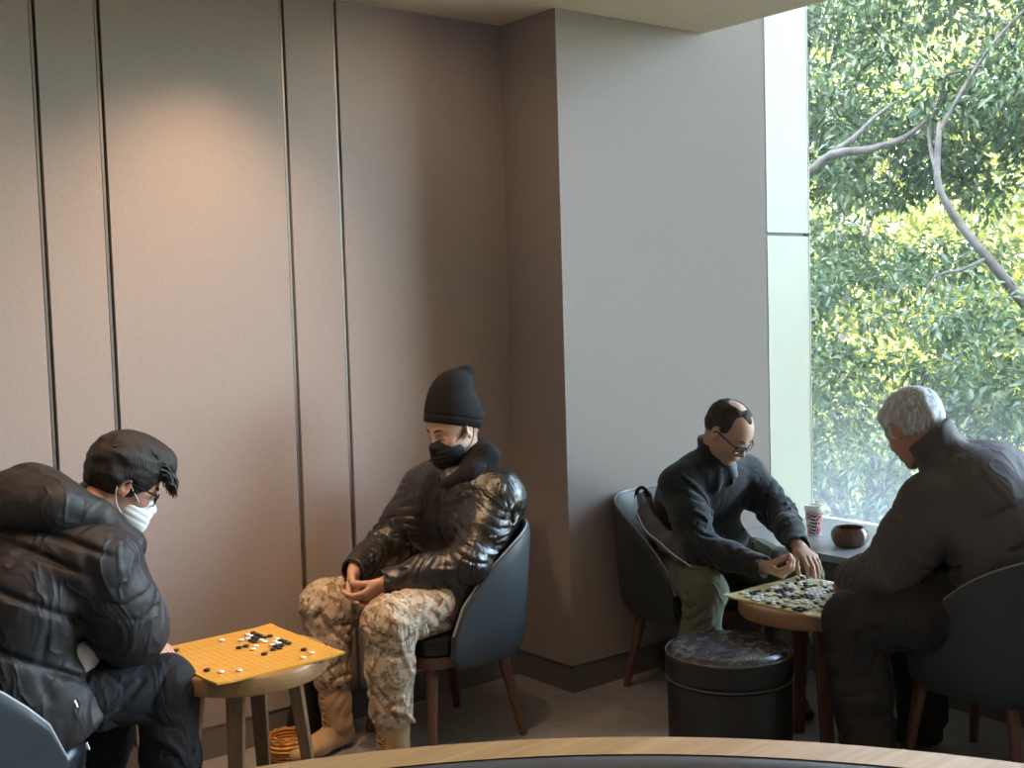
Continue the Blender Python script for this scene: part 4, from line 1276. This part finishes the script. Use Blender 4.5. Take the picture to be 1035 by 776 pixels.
v.disp(crumple(14, .004, 67)); v.disp(crumple(30, .003, 68))
jk = v.build('down_jacket', BROWNJ, R4)

# ---------------------------------------- 4: young man in hooded parka
R1 = person('young man in black hooded parka, white face mask and glasses hunched beside the oak table', (.92, 3.40, 0))
J = dict(lat=A(0, 1, 0), neck=A(1.095, 3.40, 1.015),
         torso=[(A(.845, 3.40, .55), .17, .13), (A(.85, 3.40, .68), .175, .135), (A(.90, 3.40, .83), .19, .135), (A(1.00, 3.40, .94), .175, .115), (A(1.07, 3.40, 1.0), .10, .08)],
         shR=A(1.085, 3.225, .925), elR=A(1.165, 3.235, .725), wrR=A(1.245, 3.425, .665),
         shL=A(1.045, 3.575, .925), elL=A(1.165, 3.565, .715), wrL=A(1.27, 3.44, .64),
         hipR=A(.86, 3.31, .56), knR=A(1.275, 3.285, .53), anR=A(1.285, 3.27, .10), toeR=A(1.46, 3.24, .03),
         hipL=A(.86, 3.49, .56), knL=A(1.225, 3.53, .53), anL=A(1.10, 3.50, .10), toeL=A(1.27, 3.52, .03))
H = Head((1.228, 3.405, 1.118), (.93, -.16, -.56), sc=1.03)
hs = [dict(W=J['wrR'], d=(.45, .75, -.45), n=(.2, .2, -.9), side=(.8, -.4, .2), curls=[(.4, .5, .3)]*4),
      dict(W=J['wrL'], d=(.55, -.6, -.5), n=(.2, .0, -.9), side=(.6, .6, .1), curls=[(.5, .5, .3)]*4)]
body(R1, H, J, hs, SK1)
brows(H, R1, HAIR_B)
glasses(H, R1)
mask(H, R1, WMASK, 1)
v = Vol(.0032)
H.skull(v, .013, .015)
H.e(v, (-.005, .070, 0), (.105, .078, .080), .03)
H.e(v, (.030, .100, 0), (.080, .045, .070), .02)
H.e(v, (.085, .078, -.004), (.040, .026, .056), .02)
H.e(v, (.112, .062, -.01), (.022, .018, .040), .012)
v.plane(H.p(.070, .03, 0), H.d(1, -.75, 0), .008)
v.plane(H.p(-.03, -.052, 0), H.d(.30, -1, 0), .012)
for q in (-1, 1): H.e(v, (.002, -.018, q*.088), (.028, .036, .024), .006, 'sub'); H.e(v, (.062, -.03, q*.085), (.045, .052, .03), .008, 'sub')
v.disp(hair_dir(H, .0045, 70, 18, (.5, 1, 1))); v.disp(hair_dir(H, .005, 26, 19, (.7, 1, 1)))
v.build('hair', HAIR_B, R1)
# spiky fringe locks
bm = bmesh.new(); random.seed(7)
for k in range(210):
    l = random.uniform(-.068, .068); f0 = random.uniform(-.09, .112)
    u0 = .036+.098*math.sqrt(max(.05, 1-((f0+.010)/.125)**2-(l/.10)**2))
    a = H.p(f0, u0-.006, l)
    fr_ = max(0, f0)/.112
    ln = random.uniform(.6, 1.1)
    b = H.p(f0+.022*ln, u0+.004*ln-.012*fr_*ln, l*1.03); c = H.p(f0+.042*ln, u0-.003-.036*fr_*ln, l*1.06+random.uniform(-.008, .008))
    add_tube(bm, [Vector(p)-R1.location for p in catmull([a, b, c], 3)], [.006, .0058, .0052, .0042, .0032, .002, .0008], 5)
for k in range(40):
    l = random.uniform(-.055, .055); ln = random.uniform(.7, 1.15)
    a = H.p(.098, .078, l); b = H.p(.098+.024*ln, .066, l*1.05); c = H.p(.098+.036*ln, .066-.040*ln, l*1.1+random.uniform(-.008, .008))
    add_tube(bm, [Vector(p)-R1.location for p in catmull([a, b, c], 3)], [.007, .0065, .0055, .0045, .0034, .002, .0008], 5)
bmesh.ops.recalc_face_normals(bm, faces=bm.faces)
bm_obj('fringe', bm, HAIR_B, R1, True)
v = Vol(.0044)
v.ell(J['torso'][0][0], (.15, .18, .10), k=.04)
for q in 'LR': trouser(v, J, q, (.100, .094, .086, .080, .078), hem=.95)
for q, sd in (('L', 73), ('R', 75)): limb_creases(v, J, q, False, sd, .15, .09, .014, .8, 2.2)
v.build('trousers', DPANT, R1)
for q in 'LR': shoe(R1, J['an'+q], J['toe'+q], DSHOE, WSOLE)
v = Vol(.005)
v.ell(A(1.03, 3.30, .66), (.06, .07, .06), k=.03); v.seg(A(.95, 3.36, .70), A(1.05, 3.33, .655), .08, .055, k=.03); v.disp(crumple(26, .004, 80))
v.build('shirt', cloth('white_shirt', (.70, .70, .68), (.78, .78, .76), .8, 40).m, R1)
v = Vol(.0044)
torso_vol(v, J, .050, k=.06, top=4)
v.seg(J['torso'][3][0], J['neck'], (.15, .12), (.10, .09), lat=J['lat'], k=.05)
for q in 'LR': v.seg(J['torso'][3][0]+A(0, 0, -.02), J['sh'+q], .12, .105, k=.06); sleeve(v, J, q, (.110, .106, .096, .072, .048))
# collar rising to the chin and the hood resting on the shoulders
v.seg(J['neck'], H.p(-.03, -.085, 0), .090, .080, k=.03)
v.seg(J['neck']+A(.03, 0, .03), H.p(0, -.04, 0), .064, .082, mode='sub', k=.010)
v.seg(A(1.14, 3.38, .97), A(1.205, 3.37, .935), (.10, .07), (.085, .065), lat=A(0, 1, 0), k=.05)
# skirt of the coat hanging over the chair
v.chain([A(.86, 3.27, .66), A(.93, 3.215, .60), A(.985, 3.175, .49)], [(.10, .06), (.10, .035), (.085, .026)], lat=A(1, 0, .2), k=.05)
v.disp(groove(A(.975, 3.40, 1.02), (.5, 0, .9), .010, .012, lambda P: np.clip((P[:, 0]-.86)/.05, 0, 1)*np.clip((P[:, 2]-.95)/.03, 0, 1)))
tz = J['torso']; upd = nrm(tz[3][0]-tz[1][0])
for dist in (-.12, .02, .14): v.disp(groove(tz[2][0]+upd*dist, upd, .011, .012, lambda P: np.clip((.33-np.abs(P[:, 1]-3.40)*1.)/.1, 0, 1)*np.clip((1.06-P[:, 0])/.06, 0, 1)))
for q, sd in (('L', 81), ('R', 84)): limb_creases(v, J, q, True, sd, .155, .060, .013, 1.3, 2.6)
v.disp(fold_line([(1.02, 3.14, 1.0), (1.03, 3.12, .9), (1.08, 3.11, .8)], .014, -.014)); v.disp(fold_line([(.92, 3.17, .78), (.90, 3.16, .68), (.92, 3.15, .60)], .012, -.012))
v.disp(crumple(14, .005, 87)); v.disp(crumple(32, .003, 88))
jk = v.build('hooded_parka', COATB, R1)
v = Vol(.0044)
v.chain([A(1.16, 3.275, 1.00), A(1.09, 3.26, 1.045), A(1.00, 3.28, 1.085), A(.955, 3.40, 1.10), A(1.00, 3.52, 1.085), A(1.09, 3.54, 1.045), A(1.16, 3.525, 1.00)], [.030, .050, .072, .085, .072, .050, .030], k=.05)
v.ell(A(.955, 3.40, 1.09), (.135, .145, .095), k=.05)
v.seg(J['neck']+A(.03, 0, .03), H.p(.02, .0, 0), .062, .095, mode='sub', k=.012)
v.disp(fold_line([(.90, 3.28, 1.10), (1.0, 3.24, 1.09), (1.10, 3.24, 1.03)], .012, -.012)); v.disp(crumple(16, .006, 93)); v.disp(crumple(34, .003, 94))
v.build('hood', COATB, jk)
for p in ((.965, 3.118, .60), (.99, 3.12, .48)):
    world_tube('zip_pull', [(p[0], p[1], p[2]), (p[0]+.006, p[1]-.003, p[2]-.02)], .004, ZIP, R1, jk)

# ---------------------------------------- coat draped over the chair of the balding man
ct_ = thing('coat', 'dark padded coat with pale piped edge draped over the chair of the balding man', 'coat', (3.32, 3.30, 0))
v = Vol(.004)
v.chain([A(3.36, 3.43, .80), A(3.315, 3.375, .765), A(3.295, 3.30, .705), A(3.295, 3.22, .665), A(3.30, 3.15, .625), A(3.315, 3.06, .585)], [(.028, .014), (.036, .014), (.038, .014), (.038, .014), (.036, .013), (.020, .010)], lat=A(.35, .4, .8), k=.03)
v.chain([A(3.42, 3.46, .80), A(3.39, 3.42, .74), A(3.38, 3.34, .66)], [.024, .028, .03], k=.03)
v.disp(crumple(26, .006, 91))
v.build('body', cloth('coat_lining', (.085, .085, .10), (.12, .12, .14), .6, 30, .2, .4).m, ct_)
world_tube('piping', catmull([(3.335, 3.43, .815), (3.285, 3.389, .779), (3.262, 3.309, .702), (3.262, 3.229, .662), (3.270, 3.171, .625), (3.285, 3.06, .575)], 6), .003, M('pale_piping', (.75, .75, .75), .5).m, ct_)
world_tube('strap', catmull([(3.37, 3.47, .80), (3.37, 3.455, .835), (3.39, 3.44, .838), (3.41, 3.43, .80)], 5), .008, BHOOD, ct_)
# ------------------------------------------------------------------ trees outside the window
def leaf_mat(name, a, b, tr=.35):
    mt = bpy.data.materials.new(name); mt.use_nodes = True
    nt = mt.node_tree; nt.nodes.clear()
    N = nt.nodes.new; K = nt.links.new
    out = N('ShaderNodeOutputMaterial'); geo = N('ShaderNodeNewGeometry'); rp = N('ShaderNodeValToRGB')
    rp.color_ramp.elements[0].color = (*a, 1); rp.color_ramp.elements[1].color = (*b, 1)
    K(geo.outputs['Random Per Island'], rp.inputs[0])
    pb = N('ShaderNodeBsdfPrincipled'); K(rp.outputs[0], pb.inputs['Base Color']); pb.inputs['Roughness'].default_value = .38
    tl = N('ShaderNodeBsdfTranslucent'); hs = N('ShaderNodeHueSaturation'); hs.inputs['Value'].default_value = 1.3; hs.inputs['Saturation'].default_value = 1.1
    K(rp.outputs[0], hs.inputs['Color']); K(hs.outputs[0], tl.inputs[0])
    mx = N('ShaderNodeMixShader'); mx.inputs[0].default_value = tr
    K(pb.outputs[0], mx.inputs[1]); K(tl.outputs[0], mx.inputs[2]); K(mx.outputs[0], out.inputs[0])
    return mt
def leaves(name, clumps, per, size, mat, parent, seed, droop=.5):
    """clumps: array (n,4) x y z r. Leaves hang from twigs around each clump centre."""
    rng = np.random.default_rng(seed)
    n = len(clumps)*per
    c = np.repeat(clumps, per, 0)
    d = rng.normal(size=(n, 3)); d /= np.linalg.norm(d, axis=1)[:, None]
    p = c[:, :3]+d*(c[:, 3:4]*rng.uniform(.35, 1.05, (n, 1)))*np.array([1, 1, .75])
    # leaf long axis: outwards and drooping
    ax = d*.8+rng.normal(size=(n, 3))*.7+np.array([0, 0, -droop]); ax /= np.linalg.norm(ax, axis=1)[:, None]
    up = rng.normal(size=(n, 3))*.6+np.array([-.35, 0, 1.]); side = np.cross(ax, up); side /= np.linalg.norm(side, axis=1)[:, None]+1e-9
    nn = np.cross(side, ax)
    L = size*rng.uniform(.6, 1.25, (n, 1)); W = L*.21
    v = np.stack([p, p+ax*L*.45+side*W+nn*W*.35, p+ax*L-nn*L*.08, p+ax*L*.45-side*W+nn*W*.35], 1).reshape(-1, 3)
    i = np.arange(n)*4
    f = np.concatenate([np.stack([i, i+1, i+2], 1), np.stack([i, i+2, i+3], 1)])
    me = bpy.data.meshes.new(name)
    me.vertices.add(len(v)); me.vertices.foreach_set('co', v.astype('f4').ravel())
    me.loops.add(f.size); me.loops.foreach_set('vertex_index', f.astype('i4').ravel())
    me.polygons.add(len(f)); me.polygons.foreach_set('loop_start', np.arange(0, f.size, 3, dtype='i4')); me.polygons.foreach_set('loop_total', np.full(len(f), 3, 'i4'))
    me.update(); me.validate()
    return link(name, me, mat, parent)
def fill(lo, hi, n, r0, r1, seed, keep=None):
    rng = np.random.default_rng(seed)
    p = rng.uniform(lo, hi, (n*3, 3))
    if keep is not None: p = p[keep(p)]
    p = p[:n]
    return np.c_[p, rng.uniform(r0, r1, len(p))]
BARK = vary(M('tree_bark', (.05, .044, .04), .85), (.030, .026, .023), (.075, .068, .060), 9).m
LM1 = leaf_mat('evergreen_leaf', (.022, .046, .018), (.070, .105, .045))
LM2 = leaf_mat('shrub_leaf', (.026, .052, .022), (.095, .13, .055))
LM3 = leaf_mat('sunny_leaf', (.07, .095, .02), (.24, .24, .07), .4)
def tree(label, base, trunk, limbs, clumps, per, size, lm, seed, group='trees in the park outside the window', name='broadleaf_tree', tr0=.13):
    t = thing(name, label, 'tree', base, 0, group)
    b = Vector(base)
    bm = bmesh.new()
    tp = catmull(trunk, 5); add_tube(bm, [p-b for p in tp], [trunk_r(i, len(tp), tr0, tr0*.38) for i in range(len(tp))], 10)
    tk = bm_obj('trunk', bm, BARK, t, True)
    for lb, r0, r1 in limbs:
        q = catmull(lb, 5)
        tube('branch', [p-b for p in q], [trunk_r(i, len(q), r0, r1) for i in range(len(q))], BARK, t, 8)
    cl = clumps.copy(); cl[:, :3] -= np.array(base)
    leaves('foliage', cl, per, size, lm, t, seed)
    return t
def trunk_r(i, n, a, b): return a+(b-a)*i/(n-1)
G0 = -3.2
# lower shrubby tree close to the glass
tree('bushy green tree filling the lower part of the window view', (8.6, 6.2, G0), [(8.6, 6.2, G0), (8.6, 6.1, -1.5), (8.7, 6., .2)],
     [([(8.6, 6.1, -.8), (8.2, 5.5, .3), (7.9, 5.0, 1.0)], .035, .01), ([(8.6, 6.1, -.6), (8.4, 6.8, .5), (8.2, 7.2, 1.2)], .035, .01)],
     fill((7.4, 2.4, -2.4), (9.4, 9.5, 2.0), 560, .22, .42, 1, lambda p: (p[:, 0] > 7.5+.10*(p[:, 2]+2)**1.2) & (p[:, 2] < 1.75+.25*np.sin(p[:, 1]*2.1))), 105, .092, LM2, 11)
# taller tree whose branches cross the view
tree('tall evergreen tree whose dark branches cross the upper window view', (10.6, 8.3, G0), [(10.6, 8.3, G0), (10.5, 8.2, -.5), (10.3, 8.0, 1.8), (10.3, 7.9, 4.6)],
     [([(10.35, 8.1, 1.6), (9.3, 7.4, 2.4), (8.29, 6.2, 2.74), (8.52, 5.89, 2.81), (8.75, 5.72, 2.9), (8.9, 5.61, 3.04)], .05, .018), ([(8.3, 6.15, 2.78), (8.41, 5.99, 2.9), (8.56, 5.88, 3.07), (8.7, 5.75, 3.2)], .028, .010), ([(9.0, 5.5, 3.1), (8.85, 5.42, 3.34), (8.95, 5.34, 3.39), (9.11, 5.22, 3.43)], .018, .010),
      ([(10.3, 8.0, 3.0), (9.8, 7.2, 3.9), (9.2, 6.6, 4.4)], .045, .015)],
     np.r_[fill((8.6, 4.6, 2.7), (10.3, 10.2, 5.0), 250, .25, .45, 2), fill((8.6, 5.6, 1.6), (10.2, 9.8, 3.0), 55, .2, .36, 21), fill((8.6, 2.0, 3.1), (10.3, 4.8, 4.9), 110, .25, .42, 22)], 115, .10, LM1, 12)
tree('slender tree with a bare grey leaning trunk seen through the window', (10.0, 3.6, G0), [(10.0, 3.6, G0), (9.75, 3.9, -1.0), (9.35, 4.3, .7), (8.98, 4.78, 1.46), (8.81, 4.93, 1.75), (8.67, 5.06, 1.99), (8.55, 5.18, 2.23), (8.48, 5.26, 2.5), (8.62, 5.32, 2.95)],
     [([(8.5, 5.25, 2.45), (8.75, 5.5, 2.9), (9.1, 5.6, 3.3)], .022, .006), ([(8.72, 5.0, 1.86), (8.5, 5.05, 1.78), (8.32, 5.19, 1.72), (8.22, 5.25, 1.5)], .016, .007), ([(8.6, 5.3, 2.9), (8.8, 5.0, 3.5), (8.95, 4.6, 3.9)], .02, .007)],
     fill((8.9, 3.2, 2.7), (10.2, 6.0, 4.9), 36, .18, .35, 3), 60, .10, LM1, 13, tr0=.06)
# further trees standing in the sun
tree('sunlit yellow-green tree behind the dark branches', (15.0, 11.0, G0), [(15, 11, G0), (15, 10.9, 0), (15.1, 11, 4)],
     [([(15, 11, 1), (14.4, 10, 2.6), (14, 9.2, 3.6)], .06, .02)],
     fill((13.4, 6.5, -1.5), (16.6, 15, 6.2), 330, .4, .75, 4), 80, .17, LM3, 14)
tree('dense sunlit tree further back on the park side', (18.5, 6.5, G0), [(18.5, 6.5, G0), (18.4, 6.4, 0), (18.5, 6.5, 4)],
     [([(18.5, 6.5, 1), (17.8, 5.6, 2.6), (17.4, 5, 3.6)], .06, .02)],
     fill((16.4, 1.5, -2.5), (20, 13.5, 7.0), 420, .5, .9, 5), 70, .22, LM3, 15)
hd = thing('park_hedge', 'deep green hedge closing the view behind the trees', 'hedge', (22, 9, G0))
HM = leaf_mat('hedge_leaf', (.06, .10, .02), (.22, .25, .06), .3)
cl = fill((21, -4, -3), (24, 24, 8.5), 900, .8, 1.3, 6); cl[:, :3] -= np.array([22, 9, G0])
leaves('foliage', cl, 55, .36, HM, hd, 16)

# ------------------------------------------------------------------ light
wd = bpy.data.worlds.new('sky'); bpy.context.scene.world = wd; wd.use_nodes = True
nt = wd.node_tree; sky = nt.nodes.new('ShaderNodeTexSky'); sky.sky_type = 'NISHITA'; sky.sun_disc = False
sky.sun_elevation = math.radians(42); sky.sun_rotation = math.radians(-100); sky.altitude = 50; sky.air_density = 1.0; sky.dust_density = 2.5; sky.ozone_density = 1.0
hv = nt.nodes.new('ShaderNodeHueSaturation'); hv.inputs['Saturation'].default_value = .75; nt.links.new(sky.outputs[0], hv.inputs['Color']); nt.links.new(hv.outputs[0], nt.nodes['Background'].inputs[0]); nt.nodes['Background'].inputs[1].default_value = SKY
sl = bpy.data.lights.new('sun', 'SUN'); sl.energy = SUN; sl.angle = math.radians(1.); sl.color = (1, .93, .78)
so = bpy.data.objects.new('sun', sl); C.objects.link(so)
so.rotation_euler = Vector((-1.0, -.28, 1.0)).to_track_quat('Z', 'Y').to_euler()
pl = bpy.data.lights.new('window_portal', 'AREA'); pl.shape = 'RECTANGLE'; pl.size = 6.7; pl.size_y = 2.85
pl.cycles.is_portal = True
po = bpy.data.objects.new('window_portal', pl); C.objects.link(po); po.location = (XW+.06, .26, 1.93)
po.rotation_euler = (0, math.radians(90), 0)
po.rotation_euler = Vector((1, 0, 0)).to_track_quat('Z', 'Y').to_euler()
def spot(x, y, power, size=70, blend=.6, col=(1, .66, .38), tgt=None, z=ZC-.012, r=.035):
    l = bpy.data.lights.new('downlight_or_fill', 'SPOT'); l.energy = power; l.spot_size = math.radians(size); l.spot_blend = blend; l.color = col; l.shadow_soft_size = r
    o = bpy.data.objects.new('downlight_or_fill', l); C.objects.link(o); o.location = (x, y, z)
    d = Vector(tgt or (x, y, 0))-Vector((x, y, z))
    o.rotation_euler = d.to_track_quat('-Z', 'Y').to_euler()
for a in SPOTS: spot(*a)  # wall and table downlights together with the added fill spots
sc = bpy.context.scene
sc.view_settings.view_transform = 'Standard'; sc.view_settings.look = 'None'; sc.view_settings.gamma = 1
sc.view_settings.use_curve_mapping = False
sc.view_settings.exposure = EXPO
sc.cycles.use_denoising = True
sc.cycles.max_bounces = 8; sc.cycles.diffuse_bounces = 5; sc.cycles.transparent_max_bounces = 12
sc.cycles.sample_clamp_indirect = 6
